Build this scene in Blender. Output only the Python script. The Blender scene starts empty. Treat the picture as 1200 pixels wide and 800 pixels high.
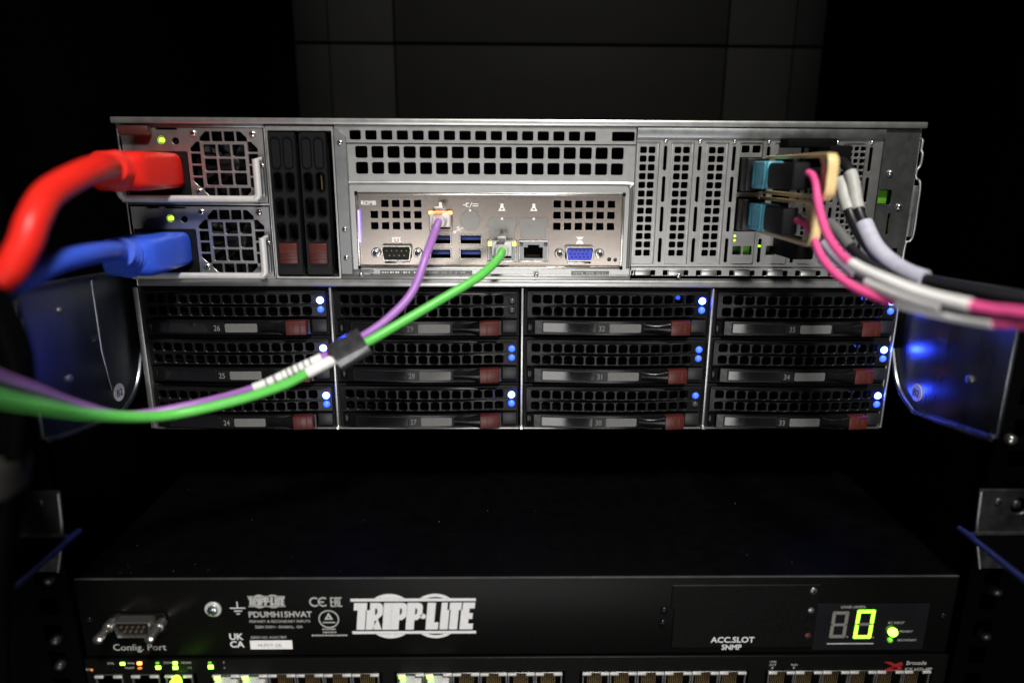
import bpy, bmesh, math, random
from mathutils import Vector, Matrix
random.seed(7)
S = 0.001                      # everything below is written in millimetres
scene = bpy.context.scene
COL = scene.collection
R = math.radians

# ------------------------------------------------------------------ camera, world, lamps
cam_d = bpy.data.cameras.new("camera")
cam = bpy.data.objects.new("camera", cam_d); COL.objects.link(cam)
cam_d.lens = 24.0; cam_d.sensor_width = 36.0; cam_d.clip_start = 0.01; cam_d.clip_end = 50
_p, _y, _r = R(-14.354), R(-0.928), R(-0.321)
_M = Matrix.Rotation(_y, 3, 'Z') @ Matrix.Rotation(_p, 3, 'X') @ Matrix.Rotation(_r, 3, 'Y')
cam.matrix_world = (_M @ Matrix.Rotation(R(90), 3, 'X')).to_4x4()
cam.location = (-0.01136, -0.38624, -0.02415)
cam_d.dof.use_dof = True; cam_d.dof.focus_distance = 0.388; cam_d.dof.aperture_fstop = 2.8
scene.camera = cam

world = bpy.data.worlds.new("World"); scene.world = world; world.use_nodes = True
world.node_tree.nodes["Background"].inputs[0].default_value = (0.9, 0.95, 1.0, 1)
world.node_tree.nodes["Background"].inputs[1].default_value = 0.001

def area_lamp(name, loc, target, sx, sy, power, col):
    d = bpy.data.lights.new(name, 'AREA'); d.shape = 'RECTANGLE'; d.size = sx; d.size_y = sy
    d.energy = power; d.color = col
    o = bpy.data.objects.new(name, d); COL.objects.link(o)
    o.location = loc
    o.rotation_euler = (Vector(target) - Vector(loc)).to_track_quat('-Z', 'Y').to_euler()
    return o
# ceiling tubes of the aisle behind the photographer, and the bright floor and cabinets they light
def spot_lamp(name, loc, target, power, cone, radius, col):
    d = bpy.data.lights.new(name, 'SPOT'); d.energy = power; d.spot_size = R(cone); d.spot_blend = 1.0
    d.shadow_soft_size = radius; d.color = col
    o = bpy.data.objects.new(name, d); COL.objects.link(o); o.location = loc
    o.rotation_euler = (Vector(target) - Vector(loc)).to_track_quat('-Z', 'Y').to_euler()
    return o
spot_lamp("aisle_ceiling_lamp", (0.15, -0.64, 0.62), (-0.03, -0.06, -0.10), 46.0, 62, 0.07, (1.0, 0.97, 0.92))
area_lamp("aisle_low_lamp", (-0.19, -1.25, -0.49), (0, 0, -0.06), 0.26, 0.46, 3.3, (1.0, 0.98, 0.96))
area_lamp("aisle_low_lamp", (0.215, -1.25, -0.50), (0, 0, -0.06), 0.18, 0.44, 2.4, (1.0, 0.98, 0.96))

scene.view_settings.view_transform = 'Standard'
scene.view_settings.look = 'None'
scene.view_settings.exposure = 0.0
scene.view_settings.gamma = 1.0
scene.view_settings.use_curve_mapping = False

# ------------------------------------------------------------------ materials
def mat(name, col, rough=0.5, metal=0.0, grain=0.0, gscale=900, bump=0.0, bscale=1500, emit=None, estr=0,
        trans=0.0, spec=0.5, coat=0.0, stretch=None, ior=1.45, rvar=0.0):
    m = bpy.data.materials.new(name); m.use_nodes = True
    nt = m.node_tree; b = nt.nodes["Principled BSDF"]
    b.inputs["Base Color"].default_value = (*col, 1)
    b.inputs["Roughness"].default_value = rough; b.inputs["Metallic"].default_value = metal
    b.inputs["Specular IOR Level"].default_value = spec; b.inputs["IOR"].default_value = ior
    b.inputs["Transmission Weight"].default_value = trans; b.inputs["Coat Weight"].default_value = coat
    if emit:
        b.inputs["Emission Color"].default_value = (*emit, 1); b.inputs["Emission Strength"].default_value = estr
    if grain or bump or rvar:
        tc = nt.nodes.new("ShaderNodeTexCoord"); mp = nt.nodes.new("ShaderNodeMapping")
        nt.links.new(tc.outputs["Object"], mp.inputs[0])
        if stretch: mp.inputs["Scale"].default_value = stretch
        if grain or rvar:
            n = nt.nodes.new("ShaderNodeTexNoise"); n.inputs["Scale"].default_value = gscale; n.inputs["Detail"].default_value = 5
            nt.links.new(mp.outputs[0], n.inputs[0])
        if grain:
            r = nt.nodes.new("ShaderNodeValToRGB")
            r.color_ramp.elements[0].position = 0.3; r.color_ramp.elements[1].position = 0.7
            r.color_ramp.elements[0].color = (*[c * (1 - grain) for c in col], 1)
            r.color_ramp.elements[1].color = (*[min(1, c * (1 + grain)) for c in col], 1)
            nt.links.new(n.outputs[0], r.inputs[0]); nt.links.new(r.outputs[0], b.inputs["Base Color"])
        if rvar:
            mr = nt.nodes.new("ShaderNodeMapRange"); mr.inputs[1].default_value = 0.3; mr.inputs[2].default_value = 0.7
            mr.inputs[3].default_value = max(0.02, rough - rvar); mr.inputs[4].default_value = rough + rvar
            nt.links.new(n.outputs[0], mr.inputs[0]); nt.links.new(mr.outputs[0], b.inputs["Roughness"])
        if bump:
            n2 = nt.nodes.new("ShaderNodeTexNoise"); n2.inputs["Scale"].default_value = bscale; n2.inputs["Detail"].default_value = 3
            bp = nt.nodes.new("ShaderNodeBump"); bp.inputs["Strength"].default_value = bump; bp.inputs["Distance"].default_value = 0.0003
            nt.links.new(mp.outputs[0], n2.inputs[0]); nt.links.new(n2.outputs[0], bp.inputs["Height"])
            nt.links.new(bp.outputs[0], b.inputs["Normal"])
    return m
M = {}
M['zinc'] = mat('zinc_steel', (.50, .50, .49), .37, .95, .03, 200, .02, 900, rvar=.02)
M['zinc_lit'] = mat('zinc_steel_lit', (.58, .58, .57), .38, .9, .04, 200, .02, 900, rvar=.03)  # lighter zinc: light on lip, rim and dividers put into the colour
M['nickel'] = mat('brushed_nickel', (.45, .395, .355), .25, 1.0, 0, 300, 0, 1200, stretch=(1, 1, 12), rvar=.012)
M['rail_left'] = mat('rail_steel_shaded', (.13, .145, .155), .42, .95, .15, 60, .03, 300, rvar=.06, stretch=(1, 1, .3))  # darker, rougher copy of the rail steel that dims the left bracket's reflections
M['bright'] = mat('bright_metal', (.75, .73, .69), .24, .95, .06, 900)
M['dark_steel'] = mat('dark_steel', (.27, .28, .285), .40, .92, .06, 200, .03, 700, rvar=.04)
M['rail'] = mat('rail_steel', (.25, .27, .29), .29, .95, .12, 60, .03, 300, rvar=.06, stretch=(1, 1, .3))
M['brass'] = mat('brass', (.62, .47, .25), .32, .9, .05)
M['gold'] = mat('gold_contact', (.14, .095, .04), .5, .85)
M['black'] = mat('black_plastic', (.0075, .0075, .0082), .34, 0, .15, 700, .08, 2600, spec=.25)
M['black_gloss'] = mat('gloss_black_plastic', (.006, .006, .0065), .16, 0, .1, 500, rvar=.05, spec=.15)
M['black_soft'] = mat('soft_black', (.0045, .0045, .005), .62, 0, .15, 600, spec=.2)
M['post'] = mat('black_post_paint', (.0012, .0012, .0013), .6, 0, .2, 300, spec=.03)
M['dust'] = mat('pale_dust', (.16, .155, .15), .8)
M['edge_led_tint'] = mat('painted_blue_reflection', (.014, .018, .085), .4, 0, .1, 300)  # blue LED light on the flange edge, put into its colour
M['band_print'] = mat('faded_band_print', (.30, .30, .30), .5)
M['grey_wrap'] = mat('grey_wrap', (.46, .46, .43), .5, 0, .12, 260)
M['void'] = mat('dark_interior', (.003, .003, .0033), .8, spec=.08)
M['window'] = mat('smoky_window', (.010, .010, .012), .10, 0, .1, 60, .09, 45, spec=.48, rvar=.05)
M['paint'] = mat('black_powder_coat', (.0030, .0029, .0028), .42, 0, .2, 900, .15, 2200, rvar=.06, spec=.14)
M['ear'] = mat('dull_ear_steel', (.085, .09, .09), .42, .85, .15, 200, .05, 700, rvar=.08)
M['paint_dusty'] = mat('dusty_black_lid', (.0012, .0012, .0013), .55, 0, .3, 120, 0, 900, rvar=.05, spec=.05)
M['panel'] = mat('charcoal_panel', (.0036, .0035, .0031), .65, 0, .10, 90, .1, 700, spec=.06)
M['panel_grey'] = mat('grey_panel_end', (.0062, .0062, .0055), .7, 0, .08, 90, .1, 700, spec=.06)
M['panel_dark'] = mat('dark_panel_end', (.002, .002, .002), .7, 0, .1, 90, spec=.08)
M['maroon'] = mat('maroon_plastic', (.075, .0145, .0115), .38, 0, .10, 800, .05, 2400)
M['maroon_dark'] = mat('dull_maroon_plastic', (.06, .016, .014), .45, 0, .1, 800)
M['grey_label'] = mat('grey_label', (.135, .135, .13), .55, 0, .09, 400)
M['grey_print'] = mat('grey_print', (.20, .20, .19), .6)
M['white_print'] = mat('white_print', (.74, .74, .745), .55, 0, .06, 700)
M['dull_print'] = mat('worn_white_print', (.44, .44, .42), .6, 0, .2, 900)
M['white'] = mat('white_label', (.88, .865, .85), .5, 0, .05, 300)
M['lilac'] = mat('lilac_label', (.52, .52, .62), .5, 0, .08, 300)
M['ink'] = mat('black_ink', (.02, .02, .02), .6)
M['slate'] = mat('slate_plastic', (.013, .013, .016), .42, 0, .08, 700)
M['red'] = mat('red_rubber', (.80, .022, .014), .38, 0, .05, 350, .05, 1200, spec=.35)
M['blue'] = mat('blue_rubber', (.04, .115, .74), .34, 0, .05, 350, .05, 1200, spec=.45)
M['purple'] = mat('purple_jacket', (.40, .17, .54), .36, 0, .05, 500)
M['green'] = mat('green_jacket', (.13, .62, .10), .36, 0, .05, 500)
M['pink'] = mat('pink_jacket', (.85, .10, .31), .40, 0, .06, 500)
M['black_jacket'] = mat('black_jacket', (.012, .012, .014), .38, 0, .1, 500)
M['sleeve'] = mat('dark_clear_sleeve', (.035, .035, .038), .22, 0, .2, 300, coat=.5, rvar=.06)
M['tan'] = mat('tan_plastic', (.80, .60, .28), .42, 0, .06, 500, .05, 1500)
M['aqua'] = mat('aqua_plastic', (.10, .46, .60), .38, 0, .06, 500)
M['clear'] = mat('clear_plastic', (.92, .92, .90), .20, 0, trans=.35, ior=1.45)
M['usb_blue'] = mat('usb_blue_plastic', (.012, .028, .20), .38)
M['vga_blue'] = mat('vga_blue_plastic', (.05, .07, .62), .42)
M['velcro'] = mat('grey_strap', (.022, .021, .019), .8, 0, .3, 900, .4, 1800, spec=.2)
M['teal_screw'] = mat('zinc_screw', (.55, .66, .66), .25, .95, .1, 300)
M['red_print'] = mat('red_print', (.28, .012, .010), .5)
M['pcb'] = mat('green_board', (.02, .09, .02), .5, 0, .4, 200)
M['seg_off'] = mat('unlit_segment', (.17, .17, .145), .5)
M['led_blue'] = mat('lit_blue_led', (.1, .2, .8), .3, emit=(.022, .055, 1.0), estr=105)
M['led_blue_mid'] = mat('lit_blue_led_dimmer', (.1, .2, .8), .3, emit=(.016, .065, 1.0), estr=2.8)
M['led_blue_dim'] = mat('faint_blue_led', (.1, .2, .8), .3, emit=(.03, .11, 1.0), estr=1.1)
M['smear_glow'] = mat('blue_smear_glow', (.1, .1, .8), .3, emit=(.13, .10, 1.0), estr=7)
M['knock'] = mat('knockout_steel', (.31, .30, .285), .30, 1.0, 0, 300, 0, 900, rvar=.02)
M['led_green_faint'] = mat('shaded_green_led', (.1, .3, .02), .4, emit=(.22, .8, .02), estr=.035)
M['led_off'] = mat('unlit_led', (.05, .05, .055), .18)
M['led_green'] = mat('lit_green_led', (.2, .6, .05), .3, emit=(.42, 1.0, .03), estr=3.2)
M['led_lime'] = mat('lit_lime_led', (.2, .6, .05), .3, emit=(.38, 1.0, .07), estr=5)
M['led_green_dim'] = mat('faint_green_led', (.2, .6, .05), .3, emit=(.25, .9, .02), estr=.4)
M['led_orange'] = mat('lit_orange_led', (.8, .3, .05), .3, emit=(1.0, .36, .08), estr=5)
M['led_orange_dim'] = mat('faint_orange_led', (.8, .3, .05), .3, emit=(1.0, .22, .03), estr=.35)
M['led_yellow'] = mat('lit_yellow_led', (.8, .8, .05), .3, emit=(1.0, .95, .12), estr=2.2)
M['seg_on'] = mat('lit_segment', (.3, .6, .05), .3, emit=(.30, 1.0, .03), estr=3.6)
M['wall'] = mat('black_rack_wall', (.001, .001, .001), .7, 0, .2, 40, spec=.04)

# ------------------------------------------------------------------ mesh builder
ORG = {}
class MB:
    def __init__(self): self.bm = bmesh.new()
    def _new(self, vs, fs):
        v = [self.bm.verts.new(p) for p in vs]
        for f in fs:
            try: self.bm.faces.new([v[i] for i in f])
            except ValueError: pass
        return v
    def box(self, x0, x1, y0, y1, z0, z1):
        x0, x1 = min(x0, x1), max(x0, x1); y0, y1 = min(y0, y1), max(y0, y1); z0, z1 = min(z0, z1), max(z0, z1)
        self._new([(x0,y0,z0),(x1,y0,z0),(x1,y1,z0),(x0,y1,z0),(x0,y0,z1),(x1,y0,z1),(x1,y1,z1),(x0,y1,z1)],
                  [(0,3,2,1),(4,5,6,7),(0,1,5,4),(1,2,6,5),(2,3,7,6),(3,0,4,7)])
        return self
    def prism(self, poly, y0, y1):            # polygon in x,z (counter-clockwise seen from the camera), y0 front, y1 back
        n = len(poly)
        self._new([(x, y0, z) for x, z in poly] + [(x, y1, z) for x, z in poly],
                  [tuple(range(n)), tuple(reversed(range(n, 2*n)))] + [(i, i+n, (i+1) % n + n, (i+1) % n) for i in range(n)])
        return self
    def loft(self, rings, cap=True):
        n = len(rings[0]); vs = [p for r in rings for p in r]; fs = []
        for k in range(len(rings)-1):
            for i in range(n):
                a, b = k*n+i, k*n+(i+1) % n
                fs.append((a, b, b+n, a+n))
        if cap:
            fs.append(tuple(reversed(range(n)))); fs.append(tuple(range((len(rings)-1)*n, len(rings)*n)))
        self._new(vs, fs); return self
    def lathe(self, cx, cz, prof, n=20):       # profile of (radius, y), turned about a line along y
        return self.loft([[(cx + r*math.cos(2*math.pi*i/n), y, cz + r*math.sin(2*math.pi*i/n)) for i in range(n)] for r, y in prof])
    def tube(self, pts, rad, n=14, cap=True, flat=1.0):
        pts = [Vector(p) for p in pts]
        t = (pts[1]-pts[0]).normalized(); up = Vector((0, 0, 1))
        if abs(t.dot(up)) > .9: up = Vector((1, 0, 0))
        nrm = (up - t*up.dot(t)).normalized(); rings = []
        for i, p in enumerate(pts):
            a = pts[max(0, i-1)]; b = pts[min(len(pts)-1, i+1)]
            t = (b-a).normalized(); nrm = (nrm - t*nrm.dot(t)).normalized(); bn = t.cross(nrm)
            r = rad(i/(len(pts)-1)) if callable(rad) else rad
            rings.append([tuple(p + nrm*r*math.cos(2*math.pi*k/n) + bn*r*flat*math.sin(2*math.pi*k/n)) for k in range(n)])
        return self.loft(rings, cap)
    def mesh(self, me):
        self.bm.from_mesh(me); bpy.data.meshes.remove(me); return self
    def bend(self, f):                          # move every vertex by f(x, z) along y
        for v in self.bm.verts: v.co.y += f(v.co.x, v.co.z)
        return self
    def cut(self, xs):
        for x in xs:
            bmesh.ops.bisect_plane(self.bm, geom=self.bm.verts[:]+self.bm.edges[:]+self.bm.faces[:], plane_co=(x,0,0), plane_no=(1,0,0))
        return self
    def build(self, name, m, parent=None, bevel=0, seg=2, org=None, smooth=38):
        bm = self.bm
        bmesh.ops.recalc_face_normals(bm, faces=bm.faces)
        if bevel:
            ed = [e for e in bm.edges if len(e.link_faces) == 2 and e.calc_face_angle(0) > R(40)]
            bmesh.ops.bevel(bm, geom=ed, offset=bevel, segments=seg, affect='EDGES', profile=.5, clamp_overlap=True)
        o0 = Vector(org) if org is not None else (ORG[parent.name] if parent else Vector((0,0,0)))
        for v in bm.verts: v.co = (v.co - o0) * S
        me = bpy.data.meshes.new(name); bm.to_mesh(me); bm.free()
        me.materials.append(M[m] if isinstance(m, str) else m)
        if smooth:
            me.shade_smooth(); me.set_sharp_from_angle(angle=R(smooth))
        o = bpy.data.objects.new(name, me); COL.objects.link(o)
        if parent: o.parent = parent
        else: o.location = o0 * S
        ORG[o.name] = o0
        return o

def rr(cx, cz, w, h, r=0.0, n=3):               # rounded rectangle, counter-clockwise
    if r <= 0: return [(cx-w/2, cz-h/2), (cx+w/2, cz-h/2), (cx+w/2, cz+h/2), (cx-w/2, cz+h/2)]
    r = min(r, w/2-.01, h/2-.01); out = []
    for sx, sz, a0 in ((1, -1, -90), (1, 1, 0), (-1, 1, 90), (-1, -1, 180)):
        for i in range(n+1):
            a = R(a0 + 90*i/n); out.append((cx + sx*(w/2-r) + r*math.cos(a), cz + sz*(h/2-r) + r*math.sin(a)))
    return out
def rrb(x0, x1, z0, z1, r=0, n=3): return rr((x0+x1)/2, (z0+z1)/2, abs(x1-x0), abs(z1-z0), r, n)
def circ(cx, cz, r, n=16): return [(cx + r*math.cos(2*math.pi*i/n), cz + r*math.sin(2*math.pi*i/n)) for i in range(n)]
def clip_poly(poly, cx, cz, nx, nz):            # keep the side where (p-c).n <= 0
    out = []
    for i in range(len(poly)):
        a, b = poly[i], poly[(i+1) % len(poly)]
        da = (a[0]-cx)*nx + (a[1]-cz)*nz; db = (b[0]-cx)*nx + (b[1]-cz)*nz
        if da <= 0: out.append(a)
        if da*db < 0:
            t = da/(da-db); out.append((a[0]+t*(b[0]-a[0]), a[1]+t*(b[1]-a[1])))
    return out
def _curve_mesh(cu):
    o = bpy.data.objects.new('tmp', cu); COL.objects.link(o)
    dg = bpy.context.evaluated_depsgraph_get(); dg.update()
    me = bpy.data.meshes.new_from_object(o.evaluated_get(dg))
    bpy.data.objects.remove(o); bpy.data.curves.remove(cu)
    return me
def sheet(loops, y0, t=1.0, bevel=.12):         # a plate with holes: front face at y0, thickness t, outlines in x,z
    cu = bpy.data.curves.new('tmp', 'CURVE'); cu.dimensions = '2D'; cu.fill_mode = 'BOTH'
    cu.extrude = t/2 - bevel; cu.bevel_depth = bevel; cu.bevel_resolution = 0; cu.offset = -bevel
    for L in loops:
        sp = cu.splines.new('POLY'); sp.points.add(len(L)-1); sp.use_cyclic_u = True
        for i, (x, z) in enumerate(L): sp.points[i].co = (x, z, 0, 1)
    me = _curve_mesh(cu)
    me.transform(Matrix(((1,0,0,0), (0,0,-1,y0+t/2), (0,1,0,0), (0,0,0,1))))
    return me
def text_mesh(s, size, x, z, y, align='LEFT', depth=.06, bold=0.0, shear=0.0, sx=1.0, rot=None, spacing=1.0):
    cu = bpy.data.curves.new('tmp', 'FONT'); cu.body = s; cu.size = size; cu.align_x = align
    cu.extrude = depth; cu.offset = bold; cu.shear = shear; cu.resolution_u = 3; cu.space_character = spacing
    me = _curve_mesh(cu)
    T = Matrix(((sx,0,0,x), (0,0,-1,y), (0,1,0,z), (0,0,0,1)))
    if rot is not None: T = rot
    me.transform(T); return me

# ------------------------------------------------------------------ objects
def tag(o, label, cat, group=None):
    o['label'] = label; o['category'] = cat
    if group: o['group'] = group
    return o
def root(name, loc, label, cat, group=None):
    o = bpy.data.objects.new(name, None); COL.objects.link(o); o.location = Vector(loc)*S
    o.empty_display_size = .01; ORG[o.name] = Vector(loc)
    return tag(o, label, cat, group)
def dup(r, shift, label, skip=()):
    c = r.copy(); COL.objects.link(c); c.location = r.location + Vector(shift)*S; c['label'] = label
    ORG[c.name] = ORG[r.name] + Vector(shift)
    for ch in list(r.children):
        if ch.name.split('.')[0] in skip: continue
        d = ch.copy(); COL.objects.link(d); d.parent = c; ORG[d.name] = ORG[c.name]
        for g in list(ch.children):
            if g.name.split('.')[0] in skip: continue
            e = g.copy(); COL.objects.link(e); e.parent = d; ORG[e.name] = ORG[c.name]
    return c
def catmull(pts, step=8):
    P = [Vector(p) for p in pts]; P = [2*P[0]-P[1]] + P + [2*P[-1]-P[-2]]; out = []
    for i in range(1, len(P)-2):
        for k in range(step):
            t = k/step; a, b, c, d = P[i-1:i+3]
            out.append(.5*((2*b) + (c-a)*t + (2*a-5*b+4*c-d)*t*t + (-a+3*b-3*c+d)*t**3))
    out.append(P[-2]); return out
def screw(parent, x, z, y, r=2.2, m='bright', h=1.1, cross=True):
    b = MB()
    b.lathe(x, z, [(r*.95, y), (r, y-h*.35), (r*.82, y-h*.8), (r*.5, y-h)], 18)
    s = b.build('screw', m, parent)
    if cross:
        a = random.uniform(0, math.pi); k = MB()
        for q in (0, math.pi/2):
            c, n = math.cos(a+q), math.sin(a+q); w, l = r*.13, r*.55
            k.prism([(x-l*c+w*n, z-l*n-w*c), (x+l*c+w*n, z+l*n-w*c), (x+l*c-w*n, z+l*n+w*c), (x-l*c-w*n, z-l*n+w*c)], y-h-.04-.03*(q > 0), y-h*.5)
        k.build('recess', 'void', s)
    return s

# ================================================================== THE RACK ROUND THE MACHINES
def struct(o): o['kind'] = 'structure'; return o
struct(MB().box(-420, 420, 620, 640, -420, 420).build('rack_back_wall', 'wall'))
struct(MB().box(-345, -335, -190, 618, -420, 420).build('rack_side_wall', 'wall'))
struct(MB().box(335, 345, -190, 618, -420, 420).build('rack_side_wall', 'wall'))
struct(MB().box(-334, 334, -120, 618, -420, -410).build('rack_floor', 'wall'))

def rack_post(sx, label):
    t = root('rack_post', (sx*245, -80, -400), label, 'rack post', 'black posts of the rack')
    holes = []
    for k in range(-25, 18):
        z = -2 + k*15.875
        holes.append(rr(sx*240, z, 9, 9, .6, 2))
    MB().mesh(sheet([rrb(sx*228, sx*268, -400, 330)] + holes, -82, 2, .2)).build('front_flange', 'post', t)
    MB().box(sx*268, sx*271, -82, -20, -400, 330).build('side_web', 'post', t)
    return t
rack_post(-1, 'black punched rack post at the left behind the black cable bundle')
rack_post(1, 'black punched rack post at the right, behind the pink cables')

# panels of the unit above, seen beyond the top of the server
def panel(z0, z1, label, grey):
    t = root('blank_panel', (32, 150, z0), label, 'panel', 'dark panels above the server')
    MB().box(-89, 153.4, 150, 156, z0, z1).build('panel_face', 'panel', t, .8)
    for a, b, m in ((-137, -90.2, 'panel_grey'), (154.6, 203, 'panel_grey'), (-162, -137.6, 'panel_dark'), (203.6, 225, 'panel_dark')):
        MB().box(a, b, 151, 156, z0, z1).build('panel_end', m, t, .6)
    if grey: MB().box(-80, 150, 148.6, 149.9, z1-1.2, z1-.3).build('edge_trim', 'dark_steel', t, .2)
    return t
panel(2, 61.3, 'lower charcoal panel right above the silver top edge of the server', False)
panel(63.2, 130, 'upper charcoal panel at the very top of the photo, above the seam', False)

# ================================================================== THE SERVER
srv = root('rack_server', (0, 0, -176.5), 'silver rack server with perforated rear panel above rows of black drive bays', 'server')
sp = lambda mb, name, m='zinc', bevel=.25, par=None: mb.build(name, m, par or srv, bevel)

# casing
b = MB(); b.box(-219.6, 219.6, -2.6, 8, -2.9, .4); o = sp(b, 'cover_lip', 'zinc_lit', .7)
sp(MB().box(-218.5, 218.5, 8.2, 600, -1.0, .2), 'top_cover', 'zinc', .2)
sp(MB().box(-218.6, -217.6, .5, 600, -176, -3), 'side_panel', 'zinc', .2)
sp(MB().box(217.6, 218.6, .5, 600, -176, -3), 'side_panel', 'zinc', .2)
sp(MB().box(-218.5, 218.5, -.8, 600, -177.2, -176.1), 'bottom_panel', 'zinc', .3)
sp(MB().box(-217.4, 217.4, 60, 62, -175.9, -3.1), 'dark_backing', 'void', 0)  # black sheet added for the shade behind the vents
sp(MB().box(-217, 217, 3, 58, -91.2, -89.8), 'deck', 'void', 0)
# under-cover shadow gap strip, with the row of slots of the cover flange
holes = [rrb(-93.3+8.46*i, -93.3+8.46*i+6.0, -10.5, -5.7, .7, 2) for i in range(16)] + [rrb(48.6, 60.8, -10.5, -5.7, .7, 2)]
sp(MB().mesh(sheet([rrb(-101.5, 61.8, -12.2, -3.2)] + holes, -.9, .9, .12)), 'slotted_flange', 'zinc', 0)
# centre panel with two rows of square vents and the window for the port plate
holes = [rr(-87.6+8.73*i, z, 6.5, 6.2, .9, 2) for i in range(17) for z in (-16.9, -25.3)]
sp(MB().mesh(sheet([rrb(-101.8, 61.9, -84.6, -12.5), rrb(-92.2, 57.2, -79.9, -38.2, .6)] + holes, 0, 1.0, .15)), 'rear_panel', 'zinc', 0)
# pressed ridge round the port plate
rp = [(-95, -.1, -33.2), (-60, -.1, -33.0), (0, -.1, -33), (56, -.1, -33), (59.6, -.1, -34.6), (60.6, -.1, -38), (60.6, -.1, -60), (60.6, -.1, -80)]
sp(MB().tube(catmull(rp, 6), 1.0, 8), 'pressed_ridge', 'zinc', 0)
rp = [(57.9, -.1, -40), (57.9, -.1, -60), (57.9, -.1, -80)]
# left return of the centre panel: a folded flap with screws
sp(MB().mesh(sheet([[(-101.6, -83.5), (-95.2, -83.5), (-95.2, -9), (-99, -5.4), (-101.6, -5.4)]], -2.2, 1.0, .2)), 'side_flap', 'dark_steel', 0)
for z in (-12.2, -58.4, -74.2): screw(srv, -98.4, z, -2.2, 1.5, 'bright', .9)
# bottom rim of the upper half
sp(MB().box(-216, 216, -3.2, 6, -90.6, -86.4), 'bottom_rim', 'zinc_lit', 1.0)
notch = []
for i in range(7):
    c = 68.8 + 18.95*i
    for s in (-1, 1): notch.append(rr(c + s*5.9, -82.2, 2.6, 3.0, .3, 1))
sp(MB().mesh(sheet([rrb(62.2, 198, -86, -79.2)] + notch, -1.6, 1.0, .15)), 'notched_flange', 'zinc', 0)
for i in range(7):
    c = 68.8 + 18.95*i; sp(MB().box(c-4.2, c+4.2, -2.4, -1.7, -83.6, -80.2), 'flange_tab', 'zinc', .2)
sp(MB().box(-101.5, 62, -1.8, -.2, -86.2, -83.8), 'trough_floor', 'zinc', .3)
sp(MB().prism([(-99, -84.2), (-86, -84.2), (-83.6, -82.2), (-84.2, -81.2), (-99, -81.2)], -1.6, -.1), 'corner_tab', 'dark_steel', .2)
for x in (-90.6, 8.4, 89.5): screw(srv, x, -83.6, -2.4, 1.3, 'bright', .7)
for a, c in ((-80, -57.5), (-55, -28), (28.5, 50)):
    s_ = sp(MB().box(a, c, -.35, -.05, -83.6, -81.6), 'sticker', 'grey_label', 0)
    n = int((c-a)/1.6); k = MB()
    for q in range(n):
        if random.random() < .75: k.box(a+1+q*1.5, a+1+q*1.5+random.uniform(.4, 1.2), -.42, -.36, -83.0, -82.2)
    k.build('print_mark', 'dull_print' if a > -60 else 'white', s_)

# drive-bay frame: bay dividers and dark back
for i, x in enumerate((-218.2, -108.8, .7, 110.2, 218.4)):
    w = 1.5 if i == 0 else (.62 if i < 4 else .5)
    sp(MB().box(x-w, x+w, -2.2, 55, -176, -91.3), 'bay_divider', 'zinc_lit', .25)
    if i in (1, 2, 3): sp(MB().lathe(x, -175.7, [(1.5, 0), (1.5, -2.3), (.9, -2.9)], 12), 'rivet', 'bright', 0)
for z in (-119.9, -148.5):
    sp(MB().box(-216.6, 216.6, 4, 55, z-.4, z+.4), 'bay_shelf', 'void', 0)

# expansion-slot field: divider strips with dark slots, and covers
def slot_cover(i):
    c = 68.8 + 18.95*i
    if i <= 2:
        holes = [rr(c+dx, -14.9-4.69*k, 3.6, 3.4, .7, 2) for k in range(13) for dx in (-2.35, 2.35)]
    elif i == 3:
        holes = [rr(c+dx, -14.2, 4.2, 3.8, .4, 2) for dx in (-3, 3)] + [rr(c+dx, -69.6, 4.8, 4.8, .4, 2) for dx in (-3.1, 2.9)]
        holes += [rrb(119.8, 131.8, -37.2, -18.6, .2), rrb(119.8, 131.8, -58.9, -39.9, .2)]
        holes += [circ(120.9, z, .65, 10) for z in (-61.5, -64)]
    elif i == 4:
        holes = [rr(c-2.8, -69.6, 5.0, 5.2, .4, 2), rr(c+3.4, -69.6, 4.8, 5.2, .4, 2), rrb(c-5, c+5, -57, -17, .4)]
    else:
        holes = [rr(c-5.1+3.4*q, -13.6-3.3*k, 2.3, 2.2, .3, 1) for q in range(4) for k in range(18)]
    return sp(MB().mesh(sheet([rrb(c-6.9, c+6.9, -77.6, -10.6, .5)] + holes, 1.1, .9, .12)), 'slot_cover', 'zinc', 0)
covers = [slot_cover(i) for i in range(7)]
for i, m in ((3, 'led_green_faint'), (4, 'led_green_faint')):
    c = 68.8 + 18.95*i; sp(MB().box(c+.4, c+6, 6, 7, -73, -66.5), 'status_light', m, .2)
    MB().box(c-6.4, c+6.4, 7.2, 8, -76, -60).build('card_edge', 'pcb', covers[i])
for x, z in ((120.9, -61.5), (135.4, -67.2), (120.9, -64)): sp(MB().lathe(x, z, [(.6, 2.4), (.6, 1.4), (.3, 1.1)], 10), 'status_light', 'led_green', 0)
for i in range(3):                       # faint pressed outline of each vented cover
    c = 68.8 + 18.95*i; k = MB()
    for s in (-1, 1): k.box(c+s*5.5-.18, c+s*5.5+.18, .9, 1.2, -76.5, -11.5)
    k.build('pressed_edge', 'zinc', covers[i], .05)
holes = []
for i in range(7):
    c = 78.3 + 18.9*i
    for z0, z1 in ((-25.8, -12.8), (-42.8, -29), (-59.2, -45.4), (-76.4, -62.8)): holes.append(rrb(c-.85, c+.85, z0, z1, .8))
for i in range(7):
    c = 68.8 + 18.95*i; holes.append(rrb(c-6.2, c+6.2, -77.4, -10.8, .4))
sp(MB().mesh(sheet([rrb(62.2, 198, -79, -3.6)] + holes, 0, 1.0, .15)), 'slot_frame', 'zinc', 0)
for i in range(7): screw(srv, 78.0+18.9*i, -10.4, -.1, 1.15, 'bright', 1.0, False)
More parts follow.
